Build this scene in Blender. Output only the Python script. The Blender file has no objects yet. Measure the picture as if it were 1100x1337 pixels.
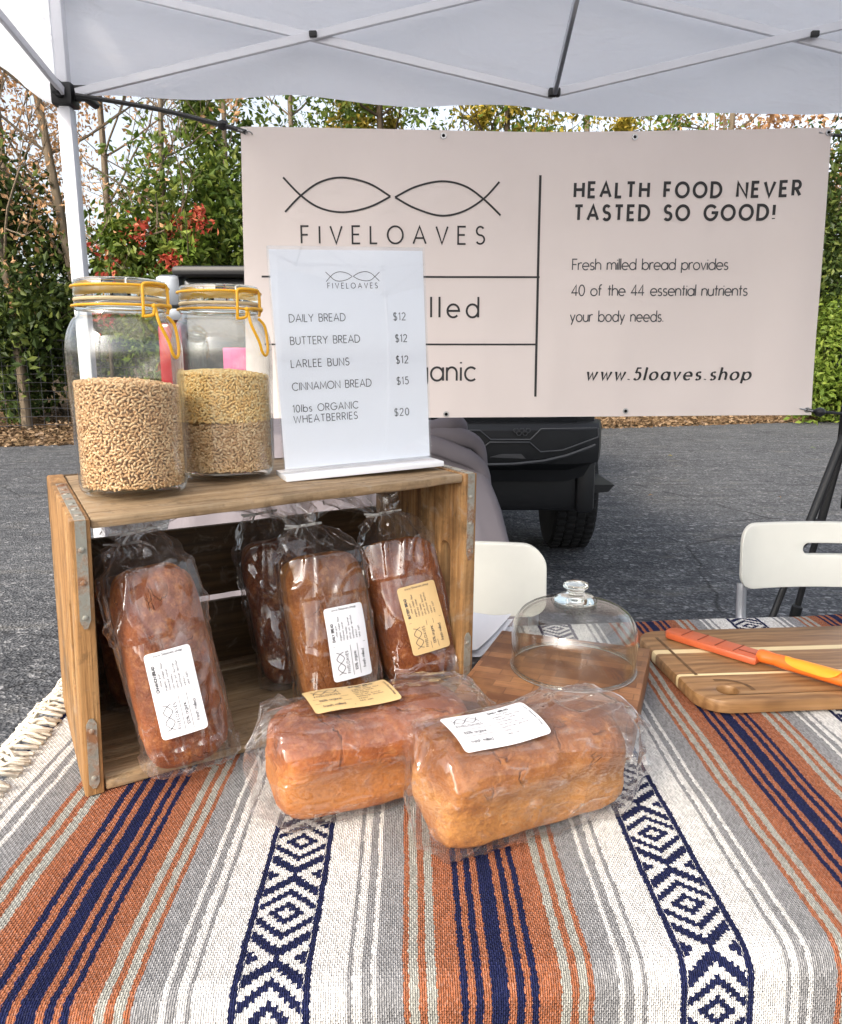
import bpy, bmesh, math, random
import numpy as np
from math import sin, cos, pi, radians, sqrt
from mathutils import Vector, Matrix, noise
from mathutils.geometry import tessellate_polygon

C = bpy.context.scene.collection
S = bpy.context.scene
R = np.random.RandomState(7)
random.seed(7)

# ------------------------------------------------------------------ camera, sky, sun, exposure
FOC, PIT, CH = 1000.0, radians(11.3), 1.205       # focal length in photo pixels, pitch down, camera height
cam = bpy.data.objects.new('camera', bpy.data.cameras.new('camera'))
C.objects.link(cam); S.camera = cam
cam.location = (0, 0, CH); cam.rotation_euler = (pi/2 - PIT, 0, 0)
cam.data.sensor_fit = 'HORIZONTAL'; cam.data.sensor_width = 36; cam.data.lens = 36*FOC/1100
cam.data.clip_start = .02; cam.data.clip_end = 600
W = bpy.data.worlds.new('World'); S.world = W; W.use_nodes = True
SUN_EL, SUN_AZ = radians(33), radians(215)          # azimuth clockwise from +Y: behind the camera, to its left
wn = W.node_tree; sky = wn.nodes.new('ShaderNodeTexSky'); sky.sky_type = 'NISHITA'; sky.sun_disc = False
sky.sun_elevation = SUN_EL; sky.sun_rotation = SUN_AZ; sky.air_density = 1.0; sky.dust_density = 4.0; sky.ozone_density = 1.0
bgn = wn.nodes['Background']; hs_ = wn.nodes.new('ShaderNodeHueSaturation'); hs_.inputs['Saturation'].default_value = .42   # thin bright cloud: a paler sky
wn.links.new(sky.outputs[0], hs_.inputs['Color']); wn.links.new(hs_.outputs[0], bgn.inputs[0]); bgn.inputs[1].default_value = .15
sl = bpy.data.lights.new('sun', 'SUN'); so = bpy.data.objects.new('sun', sl); C.objects.link(so)
sl.energy = 1.6; sl.angle = radians(12); sl.color = (1.0, .87, .68)
sd = Vector((sin(SUN_AZ)*cos(SUN_EL), cos(SUN_AZ)*cos(SUN_EL), sin(SUN_EL)))
so.rotation_euler = sd.to_track_quat('Z', 'Y').to_euler(); so.location = (-3, -5, 6)
S.view_settings.view_transform = 'Standard'; S.view_settings.look = 'None'
S.view_settings.exposure = 1.2; S.view_settings.gamma = 1; S.view_settings.use_curve_mapping = False
S.render.engine = 'CYCLES'; S.cycles.use_denoising = True
S.cycles.transparent_max_bounces = 40; S.cycles.max_bounces = 14; S.cycles.transmission_bounces = 12
S.cycles.caustics_refractive = True; S.cycles.blur_glossy = .5

# ------------------------------------------------------------------ geometry helpers
cP, sP = cos(PIT), sin(PIT)
def ray(px, py):
    a = (px-550)/FOC; b = (py-668.5)/FOC
    return np.array([a, cP-b*sP, -sP-b*cP])
CAM = np.array([0, 0, CH])
def onz(px, py, z): d = ray(px, py); return CAM + d*(z-CH)/d[2]
def ony(px, py, y): d = ray(px, py); return CAM + d*y/d[1]

class MB:
    """collects polygons, builds one mesh object"""
    def __init__(s): s.V = []; s.L = []; s.N = []; s.n = 0; s.A = []; s.mi = []
    def add(s, V, F, tc=None, mi=0):
        V = np.asarray(V, float).reshape(-1, 3)
        if isinstance(F, np.ndarray):
            s.L.append((F+s.n).ravel()); s.N.append(np.full(len(F), F.shape[1])); k = len(F)
        else:
            s.L.append(np.array([i+s.n for f in F for i in f], int)); s.N.append(np.array([len(f) for f in F], int)); k = len(F)
        s.mi.append(np.full(k, mi)); s.V.append(V); s.A.append(np.asarray(tc, float).reshape(-1, 3) if tc is not None else V); s.n += len(V)
        return s
    def xf(s, fn): s.V = [fn(v) for v in s.V]; return s
    def build(s, name, mat, parent=None, smooth=True, world=False, tc=False, angle=40):
        V = np.concatenate(s.V); L = np.concatenate(s.L).astype(np.int32); N = np.concatenate(s.N).astype(np.int32)
        if world and parent is not None:
            p = parent; off = np.zeros(3)
            while p is not None: off = off + np.array(p.location); p = p.parent
            V = V - off
        me = bpy.data.meshes.new(name); me.vertices.add(len(V)); me.vertices.foreach_set('co', V.astype(np.float32).ravel())
        me.loops.add(len(L)); me.loops.foreach_set('vertex_index', L)
        me.polygons.add(len(N)); st = np.concatenate([[0], np.cumsum(N)[:-1]]).astype(np.int32)
        me.polygons.foreach_set('loop_start', st); me.polygons.foreach_set('loop_total', N)
        if not isinstance(mat, (list, tuple)): mat = [mat]
        for m in mat: me.materials.append(m)
        me.polygons.foreach_set('material_index', np.concatenate(s.mi).astype(np.int32))
        me.polygons.foreach_set('use_smooth', np.full(len(N), bool(smooth)))
        if tc:
            a = me.attributes.new('tc', 'FLOAT_VECTOR', 'POINT'); a.data.foreach_set('vector', np.concatenate(s.A).astype(np.float32).ravel())
        me.update(calc_edges=True); me.validate()
        if smooth and angle < 180:
            try: me.set_sharp_from_angle(angle=radians(angle))
            except Exception: pass
        o = bpy.data.objects.new(name, me); C.objects.link(o)
        if parent is not None: o.parent = parent
        return o

def from_bm(bm):
    bm.verts.ensure_lookup_table(); bm.verts.index_update()
    V = np.array([v.co[:] for v in bm.verts]); F = [tuple(v.index for v in f.verts) for f in bm.faces]; bm.free(); return V, F
def box(c, s, bev=0.0, seg=2):
    bm = bmesh.new(); bmesh.ops.create_cube(bm, size=1); bmesh.ops.scale(bm, vec=s, verts=bm.verts)
    if bev: bmesh.ops.bevel(bm, geom=bm.edges[:], offset=bev, segments=seg, profile=.5, affect='EDGES')
    bmesh.ops.translate(bm, vec=c, verts=bm.verts); return from_bm(bm)
def frame(p, q):
    t = np.array(q)-np.array(p); t = t/np.linalg.norm(t); a = np.array([0, 0, 1.]) if abs(t[2]) < .9 else np.array([1., 0, 0])
    n = np.cross(t, a); n /= np.linalg.norm(n); return t, n, np.cross(n, t)
def bar(p, q, w, h, bev=.002):
    p = np.array(p, float); q = np.array(q, float); t, n, b = frame(p, q); L = np.linalg.norm(q-p)
    V, F = box((L/2, 0, 0), (L, w, h), bev, 1); return p+V[:, :1]*t+V[:, 1:2]*n+V[:, 2:3]*b, F
def smooth_path(P, k=6, closed=False):
    P = np.array(P, float); n = len(P); out = []
    for i in range(n if closed else n-1):
        if closed: a, b, c, d = P[(i-1) % n], P[i], P[(i+1) % n], P[(i+2) % n]
        else: a, b, c, d = P[max(i-1, 0)], P[i], P[i+1], P[min(i+2, n-1)]
        for j in range(k):
            t = j/k; out.append(.5*((2*b)+(-a+c)*t+(2*a-5*b+4*c-d)*t*t+(-a+3*b-3*c+d)*t**3))
    if not closed: out.append(P[-1])
    return np.array(out)
def tube(P, r, n=8, closed=False, cap=True):
    P = np.array(P, float); m = len(P); r = np.broadcast_to(np.asarray(r, float), (m,))
    if closed: T = np.roll(P, -1, 0)-np.roll(P, 1, 0)
    else: T = np.gradient(P, axis=0)
    T /= np.linalg.norm(T, axis=1)[:, None]+1e-12
    a = np.array([0, 0, 1.]) if abs(T[0][2]) < .9 else np.array([1., 0, 0])
    nn = np.cross(T[0], a); nn /= np.linalg.norm(nn); V = []
    ang = np.arange(n)*2*pi/n
    for i in range(m):
        nn = nn-T[i]*nn.dot(T[i]); nn /= np.linalg.norm(nn)+1e-12; b = np.cross(T[i], nn)
        V.append(P[i]+r[i]*(np.cos(ang)[:, None]*nn+np.sin(ang)[:, None]*b))
    V = np.concatenate(V); F = []
    for i in range(m if closed else m-1):
        j = (i+1) % m
        for k in range(n): l = (k+1) % n; F.append((i*n+k, i*n+l, j*n+l, j*n+k))
    if cap and not closed: F.append(tuple(range(n))[::-1]); F.append(tuple((m-1)*n+k for k in range(n)))
    return V, F
def lathe(prof, n=56, c=(0, 0, 0), closed=False, cap=True):
    V = []; F = []; m = len(prof)
    for r, z in prof:
        for k in range(n): a = 2*pi*k/n; V.append((c[0]+r*cos(a), c[1]+r*sin(a), c[2]+z))
    for i in range(m if closed else m-1):
        j = (i+1) % m
        for k in range(n): l = (k+1) % n; F.append((i*n+k, i*n+l, j*n+l, j*n+k))
    if not closed and cap:
        if prof[0][0] > 1e-5: F.append(tuple(range(n))[::-1])
        if prof[-1][0] > 1e-5: F.append(tuple((m-1)*n+k for k in range(n)))
    return np.array(V), F
def gridf(P):
    P = np.asarray(P, float); a, b = P.shape[:2]
    i = np.arange(a-1)[:, None]*b+np.arange(b-1)[None]; i = i.ravel()
    return P.reshape(-1, 3), np.stack([i, i+1, i+b+1, i+b], 1)
def prism(outer, z0, z1, holes=(), bev=0):
    rings = [list(outer)]+[list(h) for h in holes]
    tris = tessellate_polygon([[Vector((x, y, 0)) for x, y in r] for r in rings])
    pts = [p for r in rings for p in r]; n = len(pts)
    V = [(x, y, z0) for x, y in pts]+[(x, y, z1) for x, y in pts]; F = []
    for t in tris: F.append(tuple(t)); F.append(tuple(i+n for i in t)[::-1])
    o = 0
    for r in rings:
        m = len(r)
        for i in range(m): j = (i+1) % m; F.append((o+i, o+j, o+j+n, o+i+n))
        o += m
    bm = bmesh.new(); vs = [bm.verts.new(v) for v in V]
    for f in F:
        try: bm.faces.new([vs[i] for i in f])
        except ValueError: pass
    bmesh.ops.recalc_face_normals(bm, faces=bm.faces)
    if bev:
        ed = [e for e in bm.edges if len(e.link_faces) == 2 and abs(e.verts[0].co.z-e.verts[1].co.z) < 1e-7 and e.calc_face_angle(0) > 1.0]
        bmesh.ops.bevel(bm, geom=ed, offset=bev, segments=2, profile=.5, affect='EDGES')
    return from_bm(bm)
def rrect(x0, y0, x1, y1, r, n=6):
    P = []
    for cx, cy, a0 in ((x1-r, y1-r, 0), (x0+r, y1-r, 90), (x0+r, y0+r, 180), (x1-r, y0+r, 270)):
        for k in range(n+1): a = radians(a0+90*k/n); P.append((cx+r*cos(a), cy+r*sin(a)))
    return P
def fbm(p, o=3): return noise.fractal(Vector(p), 1.0, 2.0, o)

# ------------------------------------------------------------------ object helpers
def thing(name, label, cat, loc=(0, 0, 0), group=None, mat=None):
    o = bpy.data.objects.new(name, None); C.objects.link(o); o.empty_display_size = .05
    if mat is not None: o.matrix_world = mat
    else: o.location = loc
    return tag(o, label, cat, group)
def tag(o, label, cat, group=None, kind=None):
    o['label'] = label
    if cat: o['category'] = cat
    if group: o['group'] = group
    if kind: o['kind'] = kind
    return o
def struct(o, label=None):
    o['kind'] = 'structure'
    if label: o['label'] = label
    return o

# ------------------------------------------------------------------ materials
class Mat:
    def __init__(s, name):
        s.m = bpy.data.materials.new(name); s.m.use_nodes = True; s.t = s.m.node_tree
        s.t.nodes.clear(); s.o = s.t.nodes.new('ShaderNodeOutputMaterial')
    def n(s, ty, ins=None, **pr):
        x = s.t.nodes.new('ShaderNode'+ty)
        for k, v in pr.items(): setattr(x, k, v)
        for k, v in (ins or {}).items(): s.put(x.inputs[k], v)
        return x
    def put(s, sock, v):
        if hasattr(v, 'is_output'): s.t.links.new(v, sock)
        elif isinstance(v, (tuple, list)):
            if sock.type == 'RGBA' and len(v) == 3: v = (*v, 1)
            sock.default_value = v
        else: sock.default_value = v
    def math(s, op, a, b=0.0, c=0.0, clamp=False):
        x = s.n('Math', {0: a, 1: b, 2: c}, operation=op); x.use_clamp = clamp; return x.outputs[0]
    def mix(s, f, a, b, mode='MIX'):
        x = s.n('Mix', data_type='RGBA', blend_type=mode); s.put(x.inputs[0], f); s.put(x.inputs[6], a); s.put(x.inputs[7], b); return x.outputs[2]
    def noise(s, vec, scale, detail=4, rough=.55, dist=0, out='Fac'):
        x = s.n('TexNoise', {'Scale': scale, 'Detail': detail, 'Roughness': rough, 'Distortion': dist}); s.put(x.inputs['Vector'], vec) if vec is not None else None
        return x.outputs[out]
    def ramp(s, f, stops, mode='LINEAR'):
        x = s.n('ValToRGB', {0: f}); cr = x.color_ramp; cr.interpolation = mode
        while len(cr.elements) < len(stops): cr.elements.new(.5)
        for e, (p, c) in zip(cr.elements, stops): e.position = p
        for e, (p, c) in zip(cr.elements, stops): e.color = (*c, 1) if len(c) == 3 else c
        return x.outputs[0]
    def fr(s, f, a, b, c=0., d=1.):
        x = s.n('MapRange', {0: f, 1: a, 2: b, 3: c, 4: d}); return x.outputs[0]
    def vec(s, src='Object', scale=(1, 1, 1), rot=(0, 0, 0)):
        if src == 'tc': v = s.n('Attribute', attribute_name='tc').outputs['Vector']
        else: v = s.n('TexCoord').outputs[src]
        return s.n('Mapping', {'Vector': v, 'Scale': scale, 'Rotation': rot}).outputs[0]
    def schlick(s, f0=.04, nb=None):
        lw = s.n('LayerWeight', {'Blend': .5})
        if nb is not None: s.put(lw.inputs['Normal'], nb)
        return s.math('MULTIPLY_ADD', s.math('POWER', lw.outputs['Facing'], 5.0), 1-f0, f0)
    def bump(s, h, strength=.3, dist=.01, nrm=None):
        x = s.n('Bump', {'Height': h, 'Strength': strength, 'Distance': dist})
        if nrm is not None: s.put(x.inputs['Normal'], nrm)
        return x.outputs[0]
    def pri(s, col, rough=.5, bump=None, metal=0, spec=.5, **kw):
        x = s.n('BsdfPrincipled', {'Base Color': col, 'Roughness': rough, 'Metallic': metal, 'Specular IOR Level': spec})
        for k, v in kw.items(): s.put(x.inputs[k.replace('_', ' ')], v)
        if bump is not None: s.put(x.inputs['Normal'], bump)
        s.t.links.new(x.outputs[0], s.o.inputs[0]); return s.m
    def surf(s, sock): s.t.links.new(sock, s.o.inputs[0]); return s.m

def simple(name, col, rough=.5, metal=0, var=.12, vs=40, bs=0.05, spec=.5, **kw):
    m = Mat(name); v = m.vec(); f = m.noise(v, vs, 4)
    c = m.mix(f, tuple(x*(1-var) for x in col), tuple(min(1, x*(1+var)) for x in col))
    return m.pri(c, rough, m.bump(m.noise(v, vs*6, 3), bs, .002) if bs else None, metal, spec, **kw)

def wood(name, c0, c1, c2, axis=0, sc=1.0, src='tc', rough=.62, stain=(.05, .03, .015), sa=.5):
    m = Mat(name); sv = [22*sc]*3; sv[axis] = 1.6*sc; v = m.vec(src, sv)
    g = m.noise(v, 3.2, 6, .62, .6); fine = [260*sc]*3; fine[axis] = 7*sc
    v2 = m.vec(src, fine); g2 = m.noise(v2, 1.0, 3, .6)
    c = m.ramp(g, [(.28, c0), (.5, c1), (.72, c2)])
    c = m.mix(m.fr(g2, .35, .75, 0, .45), c, c0)
    v3 = m.vec(src, (1, 1, 1)); st = m.noise(v3, 9, 5, .65)
    c = m.mix(m.fr(st, .50, .72, 0, sa), c, stain); gr = m.noise(m.vec(src, (1, 1, 1)), 55, 4, .7); c = m.mix(m.fr(gr, .54, .72, 0, .55), c, stain); kn = m.noise(m.vec(src, (1, 1, 1)), 17, 5, .7, 1.5); c = m.mix(m.fr(kn, .56, .70, 0, .38), c, (.34, .30, .25))
    h = m.math('ADD', g, m.math('MULTIPLY', g2, .7))
    return m.pri(c, rough, m.bump(h, .6, .003), 0, .3)

M = {}
M['crate'] = wood('aged crate wood', (.12, .058, .022), (.35, .185, .070), (.47, .295, .135), 2, sa=.75)
M['crate_top'] = wood('weathered crate board', (.14, .088, .045), (.32, .22, .125), (.43, .33, .215), 0, sa=.55)
M['crate_in'] = wood('crate board darkened as shade', (.028, .016, .007), (.075, .043, .018), (.14, .085, .038), 0, sa=.6)  # back slats: same wood, the crate's inner shade darkened into its colour
M['acacia'] = None
def acacia():
    m = Mat('striped acacia'); v = m.vec('Object', (1.3, 22, 22)); g = m.noise(v, 3.0, 6, .62, .5)
    w = m.n('TexWave', {'Vector': m.vec('Object', (.35, 1, .35)), 'Scale': 22.0, 'Distortion': 9.0, 'Detail': 3.0, 'Detail Scale': 1.2}, bands_direction='Y').outputs['Fac']
    c = m.ramp(m.math('ADD', m.math('MULTIPLY', g, .88), m.math('MULTIPLY', w, .12)), [(.3, (.12, .058, .022)), (.5, (.225, .118, .048)), (.72, (.33, .195, .09))])
    y = m.n('SeparateXYZ', {0: m.n('TexCoord').outputs['Object']}).outputs[1]
    s1 = m.math('COMPARE', y, .040, .0075); s2 = m.math('COMPARE', y, -.048, .0035)
    pale = m.mix(g, (.55, .42, .22), (.70, .57, .34))
    c = m.mix(m.math('MAXIMUM', s1, s2), c, pale)
    c = m.mix(m.math('COMPARE', y, -.004, .0435), c, m.mix(.35, c, (.20, .12, .05))) if False else c
    f2 = m.noise(m.vec('Object', (14, 420, 420)), 1, 2)
    return m.pri(c, .42, m.bump(f2, .15, .001), 0, .4)
M['acacia'] = acacia()
def butcher():
    m = Mat('end grain block'); v = m.vec('Object')
    b = m.n('TexBrick', {'Vector': v, 'Color1': (.13, .048, .018, 1), 'Color2': (.33, .15, .062, 1), 'Mortar': (.10, .04, .018, 1), 'Scale': 1.0, 'Mortar Size': .0006,
        'Brick Width': .052, 'Row Height': .019, 'Bias': -.1})
    b.offset = .37
    g = m.noise(m.vec('Object', (30, 260, 60)), 1.0, 4, .6); g2 = m.noise(v, 34, 4)
    c = m.mix(m.fr(g, .3, .7), m.mix(.55, b.outputs[0], (.12, .048, .02), 'MIX'), b.outputs[0])
    c = m.mix(m.fr(g2, .45, .75, 0, .35), c, (.40, .21, .09))
    return m.pri(c, .45, m.bump(g, .12, .001), 0, .4)
M['butcher'] = butcher()
def galv():
    m = Mat('rusty galvanised strap'); v = m.vec('Object'); a = m.noise(v, 60, 5, .65); r = m.noise(v, 38, 6, .7)
    c = m.mix(a, (.24, .235, .20), (.42, .42, .37)); k = m.fr(r, .47, .62)
    c = m.mix(k, c, m.mix(a, (.13, .055, .025), (.27, .13, .06)))
    return m.pri(c, m.fr(k, 0, 1, .42, .85), m.bump(r, .35, .002), m.fr(k, 0, 1, .55, .05), .5)
M['strap'] = galv()
M['white_plastic'] = simple('cream white plastic', (.74, .73, .66), .42, 0, .03, 30, .03)
M['tube_metal'] = simple('silver tube', (.52, .54, .58), .32, .8, .08, 40, .03)
M['tent_metal'] = simple('white powder coated tube', (.68, .69, .73), .38, .1, .04, 20, .02)
M['leg_metal'] = simple('white powder coated leg', (.52, .53, .57), .38, .1, .04, 20, .02)
M['black_plastic'] = simple('black plastic', (.012, .012, .013), .45, 0, .2, 60, .1)
M['ink'] = simple('printed black ink', (.016, .015, .016), .6, 0, .1, 60, 0)
M['ink_soft'] = simple('printed grey ink', (.05, .05, .055), .6, 0, .1, 60, 0)
M['paper'] = simple('white paper', (.77, .78, .82), .5, 0, .015, 30, 0)
M['sticker'] = simple('white sticker paper', (.68, .69, .73), .4, 0, .02, 30, 0)
M['kraft'] = simple('tan kraft sticker paper', (.57, .40, .19), .45, 0, .04, 60, .03)
M['wire_yellow'] = simple('yellow coated wire', (.78, .40, .015), .32, 0, .06, 80, .02)
M['gasket'] = simple('cream rubber gasket', (.62, .50, .30), .5, 0, .1, 80, .05)
M['steel'] = simple('eyelet steel', (.5, .5, .5), .3, .9, .1, 80, 0)
M['orange_sheath'] = simple('burnt orange plastic', (.46, .095, .032), .38, 0, .06, 50, .06)
M['orange_handle'] = simple('bright orange handle', (.64, .135, .016), .34, 0, .05, 50, .05)
M['amber_grip'] = simple('amber grip rubber', (.78, .28, .01), .42, 0, .05, 50, .06)
M['twist'] = simple('white twist tie', (.75, .75, .74), .5, 0, .04, 50, 0)
M['truck_plastic'] = simple('textured black bumper plastic', (.008, .0085, .010), .50, 0, .25, 30, .12)
M['truck_trim'] = simple('bumper trim line', (.045, .047, .052), .40, 0, .1, 30, .04)
M['truck_paint'] = simple('black vehicle paint', (.010, .011, .013), .22, 0, .2, 10, 0, Coat_Weight=.6)
M['truck_silver'] = simple('silver painted housing', (.20, .22, .25), .35, .4, .06, 20, 0)
M['tail_red'] = simple('red tail light lens', (.30, .003, .008), .15, 0, .15, 40, .04)
M['pink_card'] = simple('pink card', (.50, .09, .22), .5, 0, .05, 20, 0)
M['rubber'] = simple('tyre rubber', (.012, .012, .012), .85, 0, .3, 30, .25)
M['rim'] = simple('dark alloy', (.10, .10, .11), .4, .6, .1, 30, 0)
M['glass_dark'] = simple('dark window glass', (.012, .014, .016), .06, 0, .1, 10, 0)
def cloth_grey():
    m = Mat('mauve grey cloth'); v = m.vec('Object'); a = m.noise(v, 5, 4)
    c = m.mix(a, (.155, .14, .155), (.215, .195, .215))
    w = m.noise(m.vec('Object', (900, 900, 900)), 1, 2)
    return m.pri(c, .9, m.bump(w, .15, .001), 0, .2)
M['cloth'] = cloth_grey()
def vinyl():
    m = Mat('banner vinyl'); v = m.vec('Object'); a = m.noise(v, 2.5, 3); b = m.noise(m.vec('Object', (1, 1, 1.2)), 2.2, 2)
    c = m.mix(a, (.715, .635, .60), (.75, .665, .63))
    d = m.n('BsdfPrincipled', {'Base Color': c, 'Roughness': .38, 'Normal': m.bump(b, .12, .02)}); t = m.n('BsdfTranslucent', {0: c})
    return m.surf(m.n('MixShader', {0: .18, 1: d.outputs[0], 2: t.outputs[0]}).outputs[0])
M['vinyl'] = vinyl()
def fabric():
    m = Mat('white canopy fabric'); v = m.vec('Object'); b = m.noise(m.vec('Object', (1, 1, 2.5)), 3.5, 4, .5, .6)
    w = m.noise(m.vec('Object', (700, 700, 700)), 1, 2); b2 = m.noise(m.vec('Object', (1, 1, .5)), 11, 4, .55, 1.0); nb = m.bump(w, .1, .001, m.bump(b2, .3, .01, m.bump(b, .6, .04))); c = m.mix(b, (.90, .905, .95), (.94, .945, .985))
    d = m.n('BsdfDiffuse', {0: c, 'Normal': nb}); t = m.n('BsdfTranslucent', {0: (.92, .94, 1.0, 1), 'Normal': nb})
    return m.surf(m.n('MixShader', {0: .52, 1: d.outputs[0], 2: t.outputs[0]}).outputs[0])
M['canopy'] = fabric()
def thin_glass(name, tint=(.975, .985, .98), edge=(.62, .65, .64), bumpy=0.0, rough=.02, bs=30):
    """thin clear wall: light goes straight through, reflects by angle and darkens towards its edge"""
    m = Mat(name); nb = None
    if bumpy: nb = m.bump(m.noise(m.vec('Object'), bs, 2), bumpy, .004)
    lw = m.n('LayerWeight', {'Blend': .22}); fz = m.schlick(.045, nb)
    if nb is not None: m.put(lw.inputs['Normal'], nb)
    tr = m.n('BsdfTransparent', {0: m.mix(m.math('POWER', lw.outputs['Facing'], 1.6), tint, edge)})
    g = m.n('BsdfGlossy', {'Color': (1, 1, 1, 1), 'Roughness': rough})
    if nb is not None: m.put(g.inputs['Normal'], nb)
    return m.surf(m.n('MixShader', {0: m.math('MINIMUM', m.math('MULTIPLY', fz, 1.25), .9), 1: tr.outputs[0], 2: g.outputs[0]}).outputs[0])
M['jar_glass'] = thin_glass('clear jar glass', bumpy=.12, bs=26)
M['dome_glass'] = thin_glass('clear dome glass', tint=(.985, .99, .98), edge=(.60, .64, .58), bumpy=.04, bs=20)
M['acrylic'] = thin_glass('clear acrylic', tint=(.97, .98, .99), edge=(.85, .9, .93))
def solid_glass():
    m = Mat('solid clear glass'); g = m.n('BsdfGlass', {'Color': (.97, .99, .98, 1), 'Roughness': .0, 'IOR': 1.48}); return m.surf(g.outputs[0])
M['knob_glass'] = solid_glass()
def film():
    m = Mat('crinkled clear film'); v = m.vec('Object')
    ridg = m.math('ABSOLUTE', m.math('SUBTRACT', m.noise(m.vec('Object', (.25, 1, 1)), 20, 2, .5, .5), .5))
    vo = m.n('TexVoronoi', {'Vector': m.vec('Object', (.3, 1, 1)), 'Scale': 17.0}, feature='DISTANCE_TO_EDGE').outputs[0]
    h = m.math('ADD', m.math('MULTIPLY', ridg, 1.3), m.math('MINIMUM', m.math('MULTIPLY', vo, 1.2), .25))
    nb = m.bump(h, .55, .005)
    def facet(nb, sc, am, st):
        fv = m.n('TexVoronoi', {'Vector': m.vec('Object', st), 'Scale': sc}).outputs['Color']
        d_ = m.n('VectorMath', {0: fv, 1: (.5, .5, .5)}, operation='SUBTRACT').outputs[0]
        d_ = m.n('VectorMath', {0: d_, 3: am}, operation='SCALE').outputs[0]
        return m.n('VectorMath', {0: m.n('VectorMath', {0: nb, 1: d_}, operation='ADD').outputs[0]}, operation='NORMALIZE').outputs[0]
    nb = facet(facet(nb, 22, .20, (.22, 1, 1)), 90, .18, (.5, 1, 1))
    fz = m.schlick(.05, nb)
    tr = m.n('BsdfTransparent', {0: (.985, .98, .98, 1)})
    g = m.n('BsdfGlossy', {'Color': (1, 1, 1, 1), 'Roughness': .045, 'Normal': nb})
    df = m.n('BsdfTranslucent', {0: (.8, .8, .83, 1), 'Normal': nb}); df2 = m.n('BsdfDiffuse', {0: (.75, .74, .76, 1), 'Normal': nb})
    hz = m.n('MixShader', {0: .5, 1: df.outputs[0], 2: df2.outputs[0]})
    lw = m.n('LayerWeight', {'Blend': .35, 'Normal': nb})
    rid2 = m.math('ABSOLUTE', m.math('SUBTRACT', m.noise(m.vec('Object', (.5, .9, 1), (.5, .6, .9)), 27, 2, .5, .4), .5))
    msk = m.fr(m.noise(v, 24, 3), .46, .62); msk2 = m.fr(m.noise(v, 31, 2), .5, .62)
    stk = m.math('MAXIMUM', m.math('MULTIPLY', m.fr(ridg, .0, .020, 1, 0), msk), m.math('MULTIPLY', m.fr(rid2, .0, .016, 1, 0), msk2))  # whitened creases; also paints in the pale streaks of reflected highlights
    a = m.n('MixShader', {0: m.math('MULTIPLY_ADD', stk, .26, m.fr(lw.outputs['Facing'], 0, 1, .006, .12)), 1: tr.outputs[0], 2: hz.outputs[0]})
    return m.surf(m.n('MixShader', {0: m.math('MINIMUM', m.math('MULTIPLY_ADD', fz, 1.5, .0), .85), 1: a.outputs[0], 2: g.outputs[0]}).outputs[0])
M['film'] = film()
def crust(name, dark, mid, pale, seed):
    m = Mat(name); v = m.vec('Object'); z = m.n('Attribute', attribute_name='tc').outputs['Vector']
    zz = m.n('SeparateXYZ', {0: z}); b = m.noise(m.n('Mapping', {'Vector': m.n('TexCoord').outputs['Object'], 'Location': (seed, seed*2, 0)}).outputs[0], 26, 5, .6)
    t = m.math('ADD', zz.outputs[0], m.math('MULTIPLY', m.math('SUBTRACT', b, .5), .75))
    c = m.ramp(t, [(.0, mid), (.22, pale), (.45, pale), (.70, mid), (1.0, dark)])
    fine = m.noise(v, 240, 4, .7); c = m.mix(m.fr(fine, .48, .72, 0, .55), c, dark); mott = m.noise(v, 75, 4, .7); c = m.mix(m.fr(mott, .5, .72, 0, .45), c, m.mix(.5, pale, (.5, .26, .11)))
    pit = m.n('TexVoronoi', {'Vector': v, 'Scale': 210.0}).outputs[0]
    cr_ = m.math('ABSOLUTE', m.math('SUBTRACT', m.noise(m.n('Mapping', {'Vector': m.n('TexCoord').outputs['Object'], 'Location': (seed*3, 1, seed), 'Scale': (.7, 1, 1)}).outputs[0], 19, 3, .55, .9), .5))
    cm = m.math('MULTIPLY', m.fr(cr_, 0, .022, 1, 0), m.math('MULTIPLY', m.fr(m.noise(v, 30, 2), .50, .62), m.fr(zz.outputs[0], .5, .7))); c = m.mix(m.math('MULTIPLY', cm, .5), c, dark)
    h = m.math('ADD', m.math('MULTIPLY', b, 1.0), m.math('ADD', m.math('MULTIPLY', fine, .5), m.math('MULTIPLY_ADD', pit, .15, m.math('MULTIPLY', cm, -.7))))
    return m.pri(c, .58, m.bump(h, .8, .004), 0, .3)
M['crust_red'] = crust('reddish brown crust', (.145, .035, .007), (.31, .088, .017), (.47, .175, .038), 0)
M['crust_tan'] = crust('golden brown crust', (.145, .044, .008), (.28, .098, .019), (.43, .19, .046), 3)
M['crust_dark'] = crust('dark cinnamon crust', (.075, .02, .007), (.15, .044, .014), (.22, .085, .027), 6)
def kernel(name, a, b, c):
    m = Mat(name); r = m.n('NewGeometry').outputs['Random Per Island']
    col = m.ramp(r, [(0, a), (.5, b), (1, c)]); v = m.vec('Object'); n = m.noise(v, 500, 2)
    return m.pri(m.mix(m.fr(n, .3, .7, 0, .3), col, a), .5, None, 0, .3)
M['wheat_tan'] = kernel('tan wheat kernels', (.58, .34, .165), (.78, .51, .275), (.90, .67, .41))
M['wheat_gold'] = kernel('golden wheat kernels', (.85, .53, .20), (.96, .69, .32), (.98, .80, .46))
M['wheat_brown'] = kernel('brown wheat kernels', (.52, .31, .155), (.76, .51, .28), (.92, .70, .45))
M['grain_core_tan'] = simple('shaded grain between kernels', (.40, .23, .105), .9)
M['grain_core_gold'] = simple('shaded golden grain', (.62, .42, .19), .9)
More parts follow.
